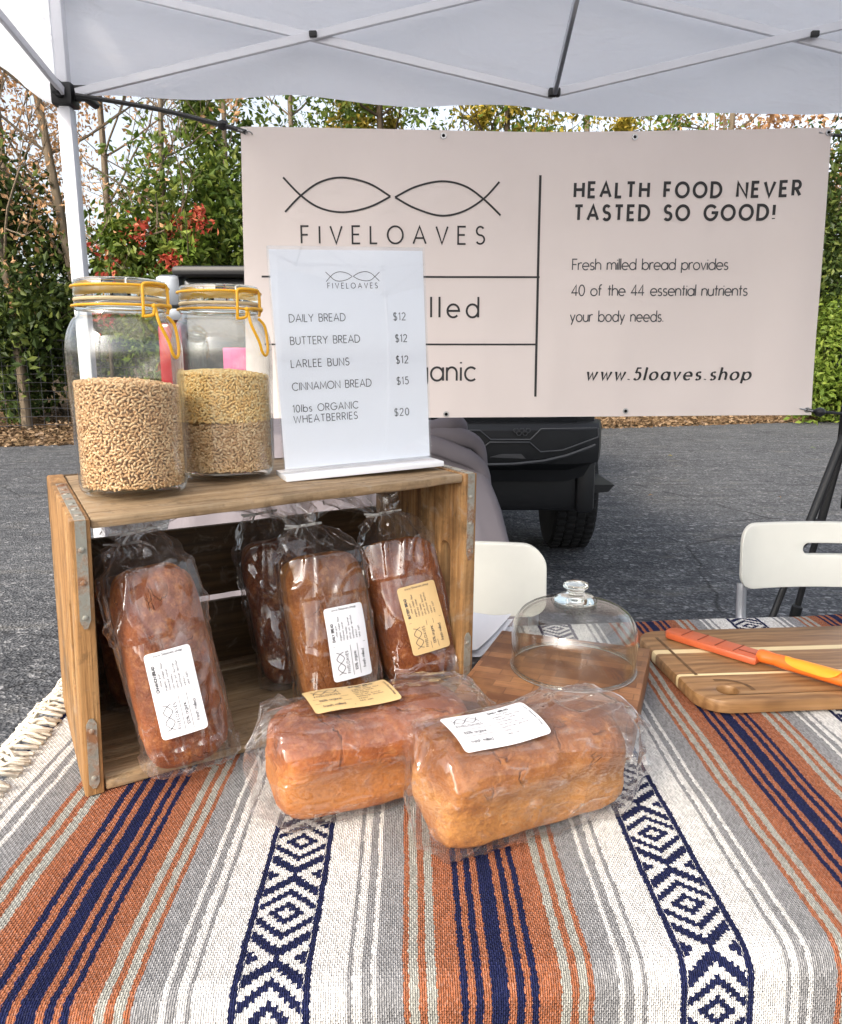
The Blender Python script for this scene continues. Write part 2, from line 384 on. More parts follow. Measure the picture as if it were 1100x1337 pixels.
def leafm(name, a, b, c, tl=.35):
    m = Mat(name); r = m.n('NewGeometry').outputs['Random Per Island']; col = m.ramp(r, [(0, a), (.55, b), (1, c)])
    d = m.n('BsdfPrincipled', {'Base Color': col, 'Roughness': .5, 'Specular IOR Level': .3}); t = m.n('BsdfTranslucent', {0: col})
    return m.surf(m.n('MixShader', {0: tl, 1: d.outputs[0], 2: t.outputs[0]}).outputs[0])
M['lf_dark'] = leafm('dark green leaves', (.025, .045, .012), (.06, .095, .02), (.14, .17, .035))
M['lf_mid'] = leafm('mid green leaves', (.04, .075, .013), (.10, .155, .022), (.22, .26, .05))
M['lf_lime'] = leafm('lime green leaves', (.07, .12, .015), (.15, .22, .03), (.26, .33, .06))
M['lf_yellow'] = leafm('yellow green leaves', (.16, .14, .022), (.32, .26, .035), (.52, .37, .06))
M['lf_orange'] = leafm('orange brown leaves', (.30, .17, .08), (.52, .29, .14), (.70, .46, .27))
M['lf_red'] = leafm('red leaves', (.26, .03, .02), (.46, .075, .045), (.60, .20, .11))
M['lf_litter'] = leafm('dry brown leaves', (.10, .06, .032), (.19, .12, .065), (.32, .22, .13), .1)
def bark(name, a, b):
    m = Mat(name); g = m.noise(m.vec('Object', (9, 9, 1.3)), 3, 5, .65); return m.pri(m.mix(g, a, b), .9, m.bump(g, .6, .03), 0, .2)
M['bark_grey'] = bark('grey brown bark', (.09, .07, .05), (.24, .19, .135)); M['bark_dark'] = bark('dark bark', (.035, .026, .018), (.10, .075, .05))
def asphalt():
    m = Mat('worn asphalt'); v = m.vec('Object'); big = m.noise(v, .55, 5, .6); mid = m.noise(v, 7, 5, .65)
    agg = m.n('TexVoronoi', {'Vector': v, 'Scale': 85.0}); ac = m.n('SeparateColor', {0: agg.outputs['Color']}).outputs[0]
    base = m.mix(m.fr(m.math('ADD', m.math('MULTIPLY', big, .5), m.math('MULTIPLY', mid, .5)), .36, .66), (.050, .053, .061), (.145, .150, .160))
    st = m.math('GREATER_THAN', ac, .80); c = m.mix(m.math('MULTIPLY', st, m.fr(mid, .35, .62, .25, 1)), base, (.27, .27, .28))
    big2 = m.n('TexVoronoi', {'Vector': v, 'Scale': 19.0}); bc = m.n('SeparateColor', {0: big2.outputs['Color']}).outputs[1]
    spot = m.math('MULTIPLY', m.math('GREATER_THAN', bc, .86), m.math('LESS_THAN', big2.outputs['Distance'], .33))
    c = m.mix(m.math('MULTIPLY', spot, .75), c, (.36, .36, .37))
    dk = m.noise(v, 34, 4, .7); c = m.mix(m.fr(dk, .46, .66, 0, .85), c, (.014, .015, .018))
    pale = m.noise(m.vec('Object', (1, 2.4, 1)), 2.2, 5, .6); c = m.mix(m.fr(pale, .56, .74, 0, .5), c, (.21, .195, .17))
    sk = m.noise(m.vec('Object', (.55, 3.2, 1)), 2.6, 6, .62); c = m.mix(m.fr(sk, .54, .70, 0, .45), c, (.024, .026, .031)); c = m.mix(m.fr(sk, .45, .32, 0, .30), c, (.21, .21, .215))
    ck = m.n('TexVoronoi', {'Vector': m.mix(.12, v, m.noise(v, 3.0, 4, .6, 0, 'Color')), 'Scale': .55}, feature='DISTANCE_TO_EDGE').outputs[0]; ckm = m.math('MULTIPLY', m.fr(ck, .0, .006, 1, 0), m.fr(m.noise(v, .9, 2), .45, .55)); c = m.mix(m.math('MULTIPLY', ckm, .8), c, (.015, .015, .016))
    h = m.math('ADD', m.math('MULTIPLY', agg.outputs['Distance'], .8), mid)
    return m.pri(c, .85, m.bump(h, .8, .012), 0, .3)
M['asphalt'] = asphalt()
def soil():
    m = Mat('leaf strewn soil'); v = m.vec('Object'); n = m.noise(v, 3, 6, .7); a = m.n('TexVoronoi', {'Vector': v, 'Scale': 16.0}); ac = m.n('SeparateColor', {0: a.outputs['Color']}).outputs[0]
    c = m.mix(ac, (.10, .065, .035), (.26, .18, .10)); c = m.mix(m.fr(n, .4, .65), (.06, .042, .025), c)
    return m.pri(c, .95, m.bump(m.math('ADD', n, ac), .8, .04), 0, .1)
M['soil'] = soil()

PER = .345
def blanket_mat():
    m = Mat('striped woven wool'); uvn = m.n('Attribute', attribute_name='tc').outputs['Vector']; sp = m.n('SeparateXYZ', {0: uvn}); u, v = sp.outputs[0], sp.outputs[1]
    wob = m.noise(m.n('Mapping', {'Vector': uvn, 'Scale': (4, 9, 1)}).outputs[0], 1, 3); u1 = m.math('ADD', u, m.math('MULTIPLY', m.math('SUBTRACT', wob, .5), .005))
    # yarn cells: thin across the stripes, long along them, every other row shifted half a stitch
    col = m.math('FLOOR', m.math('DIVIDE', u1, .0018)); odd = m.math('MODULO', m.math('ABSOLUTE', col), 2.0)
    vs = m.math('ADD', m.math('DIVIDE', v, .0050), m.math('MULTIPLY', odd, .5)); row = m.math('FLOOR', vs)
    wnz = m.n('TexWhiteNoise', {'Vector': m.n('CombineXYZ', {0: col, 1: row, 2: 0.0}).outputs[0]}, noise_dimensions='3D').outputs['Value']
    zig = m.math('SUBTRACT', m.math('PINGPONG', vs, .5), .25)
    u2 = m.math('ADD', m.math('ADD', u1, m.math('MULTIPLY', zig, .0016)), m.math('MULTIPLY', m.math('SUBTRACT', wnz, .5), .0013))
    d = m.math('DIVIDE', m.math('PINGPONG', m.math('ADD', u2, .113+PER*4), PER/2), PER/2)      # 0 diamond centre .. 1 navy centre
    Wh = (.72, .705, .685); Gy = (.255, .255, .265); Gg = (.34, .335, .30); Or = (.32, .105, .046); Nv = (.010, .014, .058)
    stops = [(0, Wh), (.138, Nv), (.170, Wh), (.328, Gy), (.349, Wh), (.39, Gy), (.433, Wh), (.456, Gy), (.573, Or), (.60, Gg), (.644, Or), (.679, Gg), (.72, Or), (.825, Nv), (.856, Or), (.888, Nv), (.924, Or), (.960, Nv)]
    c = m.ramp(d, stops, 'CONSTANT')
    # diamonds: thicker yarn, stepped edges
    cu = m.math('MULTIPLY', m.math('ROUND', m.math('DIVIDE', d, .0245)), .0245)
    vq = m.math('ADD', v, m.math('MULTIPLY', m.math('SUBTRACT', wnz, .5), .0016))
    pv = m.math('PINGPONG', m.math('ADD', vq, 10*.098-.574), .049)
    t = m.math('ADD', m.math('DIVIDE', cu, .345), m.math('DIVIDE', pv, .049)); 
    dc = m.ramp(m.math('MULTIPLY', t, .5), [(0, Wh), (.055, Nv), (.135, Wh), (.225, Nv), (.305, Wh), (.39, Nv), (.505, Wh), (.61, Nv), (.77, Wh)], 'CONSTANT')
    c = m.mix(m.math('LESS_THAN', d, .138), c, dc)
    fleck = m.fr(wnz, 0, 1, .74, 1.20); hs = m.n('HueSaturation', {'Color': c, 'Value': fleck, 'Saturation': 1.0}).outputs[0]
    melt = m.noise(m.n('Mapping', {'Vector': uvn, 'Scale': (620, 300, 1)}).outputs[0], 1, 3, .7); lum = m.n('RGBToBW', {0: hs}).outputs[0]; hs = m.mix(m.math('MULTIPLY', m.fr(melt, .45, .8, 0, .40), m.fr(lum, .02, .25, .12, 1)), hs, (.62, .61, .60))
    hs = m.mix(m.fr(melt, .48, .22, 0, .30), hs, m.mix(.5, hs, (.05, .05, .06)))
    a1 = m.math('ABSOLUTE', m.math('SUBTRACT', m.math('FRACT', m.math('DIVIDE', u1, .0018)), .5)); a2 = m.math('ABSOLUTE', m.math('SUBTRACT', m.math('FRACT', vs), .5))
    h = m.math('SUBTRACT', 1.0, m.math('ADD', m.math('POWER', m.math('MULTIPLY', a1, 2), 2), m.math('POWER', m.math('MULTIPLY', a2, 2), 3)))
    h = m.math('ADD', h, m.math('MULTIPLY', melt, 1.2))
    x = m.pri(hs, .95, m.bump(h, .8, .0020), 0, .08); return x
M['blanket'] = blanket_mat()
M['fringe'] = simple('cream wool tassel', (.66, .61, .52), .95, 0, .15, 120, .4)

# ------------------------------------------------------------------ stroke lettering
def EA(cx, cy, rx, ry, a0, a1, n=12):
    return [(cx+rx*cos(radians(a0+(a1-a0)*i/n)), cy+ry*sin(radians(a0+(a1-a0)*i/n))) for i in range(n+1)]
def glyphs():
    G = {}
    r = .33; x = .66
    G['A'] = (.82, [[(0, 0), (.41, 1), (.82, 0)], [(.14, .33), (.68, .33)]])
    G['B'] = (.58, [[(0, 0), (0, 1), (.3, 1)]+EA(.3, .765, .22, .235, 90, -90)+[(0, .53)], [(.3, .53)]+EA(.31, .265, .26, .265, 90, -90)+[(0, 0)]])
    G['C'] = (.86, [EA(.5, .5, .5, .5, 44, 316, 20)])
    G['D'] = (.76, [[(0, 0), (0, 1), (.26, 1)]+EA(.26, .5, .5, .5, 90, -90, 16)+[(0, 0)]])
    G['E'] = (.5, [[(.5, 1), (0, 1), (0, 0), (.5, 0)], [(0, .52), (.44, .52)]])
    G['F'] = (.48, [[(.48, 1), (0, 1), (0, 0)], [(0, .5), (.42, .5)]])
    G['G'] = (.98, [EA(.5, .5, .5, .5, 42, 360, 22)+[(.56, .5)]])
    G['H'] = (.68, [[(0, 0), (0, 1)], [(.68, 0), (.68, 1)], [(0, .52), (.68, .52)]])
    G['I'] = (.04, [[(.02, 0), (.02, 1)]])
    G['L'] = (.44, [[(0, 1), (0, 0), (.44, 0)]])
    G['M'] = (.88, [[(0, 0), (.06, 1), (.44, .22), (.82, 1), (.88, 0)]])
    G['N'] = (.72, [[(0, 0), (0, 1), (.72, 0), (.72, 1)]])
    G['O'] = (1.0, [EA(.5, .5, .5, .5, 0, 360, 26)])
    G['P'] = (.54, [[(0, 0), (0, 1), (.28, 1)]+EA(.28, .74, .26, .26, 90, -90)+[(0, .48)]])
    G['R'] = (.56, [[(0, 0), (0, 1), (.28, 1)]+EA(.28, .74, .25, .26, 90, -90)+[(0, .48)], [(.24, .48), (.56, 0)]])
    Sg = EA(.27, .755, .24, .245, 32, 270, 14)+EA(.27, .255, .27, .255, 90, -150, 14)
    G['S'] = (.54, [Sg]); G['$'] = (.54, [Sg, [(.27, -.1), (.27, 1.1)]])
    G['T'] = (.62, [[(0, 1), (.62, 1)], [(.31, 1), (.31, 0)]])
    G['U'] = (.66, [[(0, 1), (0, .33)]+EA(.33, .33, .33, .33, 180, 360)+[(.66, 1)]])
    G['V'] = (.76, [[(0, 1), (.38, 0), (.76, 1)]]); G['W'] = (1.14, [[(0, 1), (.3, 0), (.57, .9), (.84, 0), (1.14, 1)]])
    G['Y'] = (.72, [[(0, 1), (.36, .5), (.72, 1)], [(.36, .5), (.36, 0)]])
    G['0'] = (.58, [EA(.29, .5, .29, .5, 0, 360, 22)]); G['1'] = (.2, [[(0, .82), (.18, 1), (.18, 0)]])
    G['2'] = (.56, [EA(.27, .73, .26, .27, 165, -38)+[(0, 0), (.56, 0)]])
    G['4'] = (.62, [[(.44, 0), (.44, 1), (0, .27), (.62, .27)]])
    G['5'] = (.54, [[(.48, 1), (.13, 1), (.08, .56)]+EA(.25, .32, .28, .32, 128, -145, 16)])
    G['%'] = (.9, [EA(.2, .77, .19, .22, 0, 360), EA(.7, .23, .19, .22, 0, 360), [(.72, 1), (.18, 0)]])
    G['!'] = (.06, [[(.03, 1), (.03, .28)], [(.03, .07), (.03, 0)]]); G['.'] = (.06, [[(.03, .075), (.03, 0)]])
    G['a'] = (x, [EA(r, r, r, r, 0, 360, 20), [(x, x), (x, 0)]]); G['b'] = (x, [[(0, 1.04), (0, 0)], EA(r, r, r, r, 0, 360, 20)])
    G['c'] = (.56, [EA(r, r, r, r, 46, 314, 16)]); G['d'] = (x, [EA(r, r, r, r, 0, 360, 20), [(x, 1.04), (x, 0)]])
    G['e'] = (x, [[(.01, r), (x, r)]+EA(r, r, r, r, 0, 316, 18)[1:]]); G['f'] = (.34, [[(.12, 0), (.12, .8)]+EA(.3, .8, .18, .22, 180, 70, 8), [(0, .64), (.32, .64)]])
    G['g'] = (x, [EA(r, r, r, r, 0, 360, 20), [(x, x), (x, -.02)]+EA(r, -.02, r, .28, 0, -150, 10)])
    G['h'] = (.56, [[(0, 1.04), (0, 0)], [(0, .36)]+EA(.28, .37, .28, .29, 180, 0)+[(.56, 0)]])
    G['i'] = (.04, [[(.02, x), (.02, 0)], [(.02, .92), (.02, .85)]]); G['l'] = (.04, [[(.02, 1.04), (.02, 0)]])
    G['m'] = (.92, [[(0, x), (0, 0)], [(0, .38)]+EA(.23, .4, .23, .26, 180, 0)+[(.46, 0)], [(.46, .38)]+EA(.69, .4, .23, .26, 180, 0)+[(.92, 0)]])
    G['n'] = (.54, [[(0, x), (0, 0)], [(0, .37)]+EA(.27, .38, .27, .28, 180, 0)+[(.54, 0)]]); G['o'] = (x, [EA(r, r, r, r, 0, 360, 20)])
    G['p'] = (x, [[(0, x), (0, -.3)], EA(r, r, r, r, 0, 360, 20)]); G['r'] = (.32, [[(0, x), (0, 0)], [(0, .36)]+EA(.26, .38, .26, .28, 180, 65, 8)])
    G['s'] = (.42, [EA(.21, .495, .18, .165, 35, 270, 10)+EA(.21, .165, .2, .165, 90, -150, 10)]); G['t'] = (.34, [[(.17, .95), (.17, 0)], [(0, .64), (.34, .64)]])
    G['u'] = (.54, [[(0, x), (0, .28)]+EA(.27, .28, .27, .28, 180, 360)+[(.54, x)], [(.54, x), (.54, 0)]])
    G['v'] = (.54, [[(0, x), (.27, 0), (.54, x)]]); G['w'] = (.86, [[(0, x), (.22, 0), (.43, .6), (.64, 0), (.86, x)]]); G['y'] = (.54, [[(0, x), (.27, .04)], [(.54, x), (.14, -.3)]])
    G['k'] = (.48, [[(0, 1.04), (0, 0)], [(.46, x), (.02, .28)], [(.18, .4), (.48, 0)]]); G['·'] = (.1, [[(.0, .33), (.1, .33)]]); G[','] = (.06, [[(.04, .06), (0, -.12)]])
    return G
GL = glyphs()
def stroke(P, w, pen=None):
    """flat ribbon along a 2-D polyline; pen=(thin share, angle) thins strokes along that angle like a broad nib"""
    P = [P[0]]+[P[i] for i in range(1, len(P)) if (P[i][0]-P[i-1][0])**2+(P[i][1]-P[i-1][1])**2 > 1e-16]
    P = np.array(P, float); n = len(P); closed = n > 3 and np.linalg.norm(P[0]-P[-1]) < 1e-9
    D = np.diff(P, axis=0); D /= np.linalg.norm(D, axis=1)[:, None]+1e-15
    V = []; 
    for i in range(n):
        a = D[i-1] if i > 0 else (D[-1] if closed else D[0]); b = D[i] if i < n-1 else (D[0] if closed else D[-1])
        t = a+b; l = np.linalg.norm(t)
        t = a if l < .3 else t/l
        nr = np.array([-t[1], t[0]]); k = 1/max(.55, abs(nr.dot(np.array([-b[1], b[0]]))))
        ww = w
        if pen: ww = w*(pen[0]+(1-pen[0])*abs(sin(math.atan2(t[1], t[0])-radians(pen[1]))))
        p = P[i]
        V.append(p+nr*ww/2*k); V.append(p-nr*ww/2*k)
    F = [(2*i, 2*i+1, 2*i+3, 2*i+2) for i in range(n-1)]
    return np.array(V), F
def text2d(txt, x0, x1, y, cap, weight, pen=None, shear=0, serif=False, xs=.92):
    """letters between x0 and x1 on baseline y; letter spacing takes up the slack"""
    adv = [(.42 if ch == ' ' else GL[ch][0]) for ch in txt]
    tot = sum(adv)*cap*xs; gap = ((x1-x0)-tot)/max(1, len(txt)-1); k = cap; kx = cap*xs
    if gap < .1*cap: kx = cap*xs*((x1-x0)/(tot+.16*cap*(len(txt)-1))); gap = .16*kx
    Vs = []; Fs = []; n = 0; x = x0
    for ch, a in zip(txt, adv):
        if ch != ' ':
            for st in GL[ch][1]:
                sts = [st]
                if serif and ch not in '.oe' and len(st) < 6:
                    for q in (st[0], st[-1]):
                        if q[1] > .5 or abs(q[1]) < .02: sts.append([(q[0]-.12, q[1]), (q[0]+.07, q[1])])
                for s2 in sts:
                    P = [(x+px*kx+shear*py*k, y+py*k) for px, py in s2]
                    v, f = stroke(P, weight*(.55 if s2 is not st else 1), pen); Vs.append(v); Fs += [tuple(i+n for i in q) for q in f]; n += len(v)
        x += a*kx+gap
    return np.concatenate(Vs), Fs
def fish2d(P, w, closed=False):
    Q = smooth_path([(a, b, 0) for a, b in P], 8)[:, :2]; return stroke([tuple(q) for q in Q], w)
def two_fish(x0, y0, x1, y1):
    """the two-fish mark as unit curves fitted in a rectangle (y1 top)"""
    lf = [[(0, .98), (.08, .48), (.27, 0), (.40, .17), (.495, .5)], [(.01, .02), (.08, .52), (.27, 1), (.40, .83), (.495, .5)]]
    out = []
    for c in lf:
        out.append([(x0+a*(x1-x0), y0+b*(y1-y0)) for a, b in c]); out.append([(x1-a*(x1-x0), y0+b*(y1-y0)) for a, b in c])
    return out
def lettering(name, mat, parent, mapf, items, world=False):
    mb = MB()
    for V2, F in items: mb.add(np.array([mapf(p[0], p[1]) for p in V2]), F)
    return mb.build(name, mat, parent, smooth=False, world=world)

# ------------------------------------------------------------------ ground
def disc_sheet(x0, x1, y0, y1, nx, ny, zf):
    X = np.linspace(x0, x1, nx); Y = np.linspace(y0, y1, ny)
    return gridf([[(x, y, zf(x, y)) for y in Y] for x in X])
struct(MB().add(*disc_sheet(-90, 90, -60, 160, 46, 56, lambda x, y: 0)).build('asphalt_ground', M['asphalt']))
def verge_edge(x): return 12.55+.31*x if x < 0 else 12.55+.33*x
vp = []
for x in np.linspace(-40, 40, 120):
    e = verge_edge(max(-12, min(12, x)))+.18*fbm((x*.6, 1, 0)); row = []
    for k, d in enumerate((0, .15, .5, 1.2, 2.5, 5, 10, 25, 60)):
        row.append((x, e+d, .004+min(.55, .10*min(d, 1)+.09*d)*(k > 0)+.03*fbm((x, d, 3))*(k > 0)+(.02 if k else 0)))
    vp.append(row)
struct(MB().add(*gridf(vp)).build('verge', M['soil']))
def verge_z(x, y):
    d = y-verge_edge(max(-12, min(12, x))); return .004+min(.55, .10*min(d, 1)+.09*d)+.03 if d > 0 else 0

# ------------------------------------------------------------------ background trees and shrubs
def leafquads(Pts, size, flat=.0, jitter=.35):
    n = len(Pts); a = R.normal(size=(n, 3)); a[:, 2] -= .25; a /= np.linalg.norm(a, axis=1)[:, None]
    b = R.normal(size=(n, 3)); 
    if flat: b[:, 2] += flat*2; 
    nn = np.cross(a, b); nn /= np.linalg.norm(nn, axis=1)[:, None]+1e-9
    if flat: a[:, 2] *= (1-flat); a /= np.linalg.norm(a, axis=1)[:, None]
    w = np.cross(nn, a); w /= np.linalg.norm(w, axis=1)[:, None]+1e-9; s = size*(1+jitter*R.uniform(-1, 1, n))[:, None]
    bend = np.cross(a, w)*s*.12
    V = np.stack([Pts, Pts+a*s*.45+w*s*.27+bend, Pts+a*s, Pts+a*s*.45-w*s*.27+bend], 1).reshape(-1, 3)
    return V, np.arange(4*n).reshape(n, 4)
def clump_pts(c, rad, n, nc, spread=.34):
    """points gathered in clumps through an ellipsoid: ragged outline, gaps between"""
    d = R.normal(size=(nc, 3)); d /= np.linalg.norm(d, axis=1)[:, None]; rr = R.uniform(.25, 1, nc)**.45
    cc = d*rr[:, None]; k = R.randint(0, nc, n); p = R.normal(size=(n, 3))*spread*.55*R.uniform(.5, 1.3, nc)[k][:, None]
    return np.array(c)+(cc[k]+p)*np.array(rad)
def branches(mb, p, d, L, r, depth, out, spread=.55, up=.1):
    n = 5; P = [np.array(p)]; d = np.array(d, float); d /= np.linalg.norm(d)
    for i in range(n):
        d = d+R.normal(size=3)*.10+np.array([0, 0, up*.3]); d /= np.linalg.norm(d); P.append(P[-1]+d*L/n)
    mb.add(*tube(P, np.linspace(r, r*.55, n+1), 6 if r > .02 else 4)); out.append(P[-1])
    if depth > 0:
        for j in range(R.randint(2, 4)):
            k = R.randint(2, n+1); q = d+R.normal(size=3)*spread; q[2] += up
            branches(mb, P[k], q, L*R.uniform(.55, .8), max(r*.5, .004), depth-1, out, spread, up)
GT = 'trees and shrubs behind the parking lot'
def at(px, Y): return (px-550)/FOC*(Y*cP+.2)
def shrub(label, px, Y, w, h, leaves, n, size, z0=.0, nc=26, extra=None, name='shrub', cat='shrub', stem=True, dep=.9, trunk=True):
    x = at(px, Y); zb = verge_z(x, Y); t = thing(name, label, cat, (x, Y, zb), GT)
    pts = clump_pts((0, 0, z0+h/2), (w/2, dep, h/2), n, nc); pts = pts[pts[:, 2] > .02]
    MB().add(*leafquads(pts, size)).build('foliage', M[leaves], t, smooth=False)
    if extra:
        for mt, k, sz, zr, nm in extra:
            q = clump_pts((0, -dep*.85, z0+h*zr), (w*.48, dep*.55, h*.36), k, 13, .13); MB().add(*leafquads(q, sz)).build(nm, M[mt], t, smooth=False)
    mb = MB(); o = []
    for j in range(4): branches(mb, (R.uniform(-.15, .15), R.uniform(-.1, .1), -.05), (R.uniform(-.5, .5), R.uniform(-.3, .3), 1), h*.45, .028, 2, o, .5, .35)
    mb.build('stem', M['bark_dark'], t); return t
def tree(label, px, Y, hgt, r, lean, leaves=None, n=0, size=.09, crown=(1.3, 1.0, 1.6), cz=.78, bk='bark_grey', depth=3, pts_n=12, name='tree'):
    x = at(px, Y); zb = verge_z(x, Y); t = thing(name, label, 'tree', (x, Y, zb), GT); mb = MB(); out = []
    P = []; k = 9; off = R.uniform(0, 9)
    for i in range(k+1):
        s = i/k; P.append((lean*s+.10*noise.noise((off, s*2.2, 0)), .08*noise.noise((off, s*2, 7)), -.06+hgt*s))
    mb.add(*tube(P, np.linspace(r, r*.38, k+1), 9))
    for i in range(3, k+1):
        for j in range(2 if i < k else 4):
            q = np.array([R.normal(), R.normal()*.7, R.uniform(.3, 1.1)]); branches(mb, P[i], q, hgt*R.uniform(.14, .26), r*.36*(1-.5*i/k), depth-1, out, .6, .15)
    mb.build('trunk', M[bk], t)
    if leaves:
        pts = clump_pts((lean*.9, 0, hgt*cz), crown, n, 24, .3)
        if out: 
            o = np.array(out); kk = R.randint(0, len(o), n//2); pts = np.concatenate([pts[:n//2], o[kk]+R.normal(size=(n//2, 3))*.16])
        pts = pts[pts[:, 2] > hgt*.22]; MB().add(*leafquads(pts, size)).build('crown', M[leaves], t, smooth=False)
    return t
def make_woods():
    shrub('dark green shrub with tangled twigs at the left edge, beside the slender grey trunk', 10, 12.0, 2.4, 3.6, 'lf_dark', 8840, .125)
    shrub('low dark green shrub seen behind the white tent leg', 95, 12.9, 2.2, 3.0, 'lf_dark', 7820, .125, nc=22)
    shrub('tall glossy green shrub with bright red new leaves between the tent leg and the banner', 235, 12.4, 2.7, 4.0, 'lf_mid', 13940, .125, nc=34,
          extra=[('lf_red', 900, .095, .46, 'red_leaves'), ('lf_lime', 2550, .125, .5, 'young_leaves')])
    shrub('tall green shrub with orange tinged tips rising behind the upper left banner corner', 300, 13.6, 2.0, 5.1, 'lf_mid', 10200, .125, nc=26,
          extra=[('lf_orange', 350, .10, .75, 'orange_leaves')])
    shrub('dense dark hedge shrub partly hidden by the left half of the banner', 440, 14.2, 3.6, 4.6, 'lf_dark', 11050, .125)
    shrub('yellow green shrub showing over the banner top right of the first eyelet', 485, 15.4, 1.5, 5.6, 'lf_yellow', 4760, .125, z0=.7, nc=16)
    shrub('mid green shrub showing over the banner top below the middle tent joint', 690, 15.6, 3.4, 5.7, 'lf_mid', 11560, .125, extra=[('lf_yellow', 2720, .125, .78, 'yellow_leaves')])
    shrub('olive green shrub showing over the banner top left of its last eyelet', 850, 16.4, 3.2, 6.0, 'lf_lime', 10200, .125, extra=[('lf_dark', 4420, .125, .5, 'dark_leaves')])
    shrub('dark green shrub hidden by the right half of the banner', 800, 15.4, 4.2, 3.9, 'lf_dark', 8500, .13)
    shrub('tall dark green hedge shrub at the right edge of the photo beside the banner', 1085, 15.8, 2.6, 5.6, 'lf_dark', 13600, .125, nc=34)
    shrub('bright green low shrub at the right edge just above the lower banner corner', 1100, 14.9, 1.9, 2.3, 'lf_lime', 7140, .125, nc=20)
    shrub('brownish leafless thicket shrub over the upper right banner corner', 1010, 17.5, 3.0, 6.2, 'lf_orange', 3740, .125, z0=1.2)
    tree('slender grey trunked tree with orange leaves at the far left of the photo', 36, 11.6, 7.0, .075, -.42, 'lf_orange', 3440, .085, (1.5, 1.0, 2.2), .68)
    tree('grey trunked bare tree leaning just right of the white tent leg', 125, 12.2, 7.2, .095, -.62, 'lf_orange', 1215, .085, (1.6, 1.0, 1.8), .72)
    tree('thin dark bare sapling left of the grey slender trunk at photo edge', -15, 12.8, 6.4, .05, .55, 'lf_orange', 2992, .085, (1.4, 1.0, 2.1), .7, 'bark_dark')
    tree('pale branched bare tree growing through the red leaved shrub', 228, 12.1, 6.0, .07, .12, None)
    tree('thin straight brown trunk at the upper left corner of the banner', 312, 13.2, 7.6, .06, .02, 'lf_mid', 700, .09, (1.0, .8, 1.2), .85)
    tree('dark leaning trunk showing over the banner between yellow and green shrubs', 520, 15.0, 7.8, .10, -.4, 'lf_mid', 2550, .125, (1.4, 1, 1.3), .8, 'bark_dark')
    tree('dark double trunk showing over the banner left of the middle tent joint', 640, 15.2, 7.6, .09, .35, 'lf_yellow', 2040, .125, (1.4, 1, 1.4), .8, 'bark_dark')
    tree('brown trunk showing over the banner close to the fourth eyelet', 920, 16.3, 8.0, .10, .2, 'lf_orange', 1402, .085, (1.5, 1, 1.6), .76)
    tree('bare twiggy tree with sparse orange leaves behind the tent leg against white sky', 150, 17.0, 8.6, .10, .3, 'lf_orange', 1683, .085, (2.2, 1.2, 2.4), .62)
    tree('bare twiggy tree with sparse orange leaves far behind the left edge shrub', 30, 18.0, 9.2, .11, .2, 'lf_orange', 5086, .085, (2.8, 1.4, 2.8), .6)
    tree('bare twiggy tree with few green leaves far behind the banner top', 400, 18.5, 9.0, .10, -.2, 'lf_mid', 3400, .125, (2.4, 1.2, 2.0), .66)
    tree('bare twiggy tree with few yellow leaves far behind the right banner half', 760, 19.5, 9.6, .11, -.2, 'lf_yellow', 4080, .125, (2.8, 1.2, 2.2), .62)
make_woods()
# far woodland that closes the view between the nearer trunks
pts = []
for i in range(46):
    x = -26+i*1.2+R.normal()*.3; y = 22.5+.3*x*.5+R.uniform(-1, 1)+abs(x)*.03; h = R.uniform(2.6, 4.4)
    pts.append(clump_pts((x, y, .4+h/2), (1.1, .8, h/2), 620, 16))
tag(MB().add(*leafquads(np.concatenate(pts), .15)).build('undergrowth', M['lf_dark'], smooth=False), 'far dark green undergrowth closing the view behind the trees', 'undergrowth', kind='stuff')
# leaf litter on the verge
x = R.uniform(-11, 11, 16000); dd = R.gamma(1.6, .45, 16000)-.12; y = np.array([verge_edge(a) for a in x])+dd
P = np.stack([x, y, np.array([verge_z(a, b) for a, b in zip(x, y)])+.012], 1)
tag(MB().add(*leafquads(P, .085, .75)).build('leaf_litter', M['lf_litter'], smooth=False), 'dry brown fallen leaves covering the verge along the asphalt edge', 'leaf litter', kind='stuff')
def fallen(px, py, s, mt, lab):
    p = onz(px, py, 0); V, F = leafquads(np.zeros((1, 3)), s, .97, 0); V[:, 2] = np.abs(V[:, 2])+.006
    o = MB().add(V, F).build('fallen_leaf', M[mt], smooth=False); o.location = p; tag(o, lab, 'leaf', 'fallen leaves on the asphalt')
fallen(912, 776, .075, 'lf_litter', 'pale fallen leaf on the asphalt left of the right hand chair')
fallen(1056, 586, .10, 'lf_lime', 'yellow green fallen leaf on the asphalt left of the black stand')
fallen(1040, 548, .12, 'lf_litter', 'small fallen leaf on the asphalt under the lower right banner corner')
fallen(872, 596, .09, 'lf_yellow', 'small yellowish fallen leaf on the asphalt right of the dark bumper')
fallen(1020, 652, .07, 'lf_litter', 'brown fallen leaf on the asphalt above the right hand chair back')
fallen(846, 648, .06, 'lf_litter', 'small dark fallen leaf on the asphalt right of the truck step')
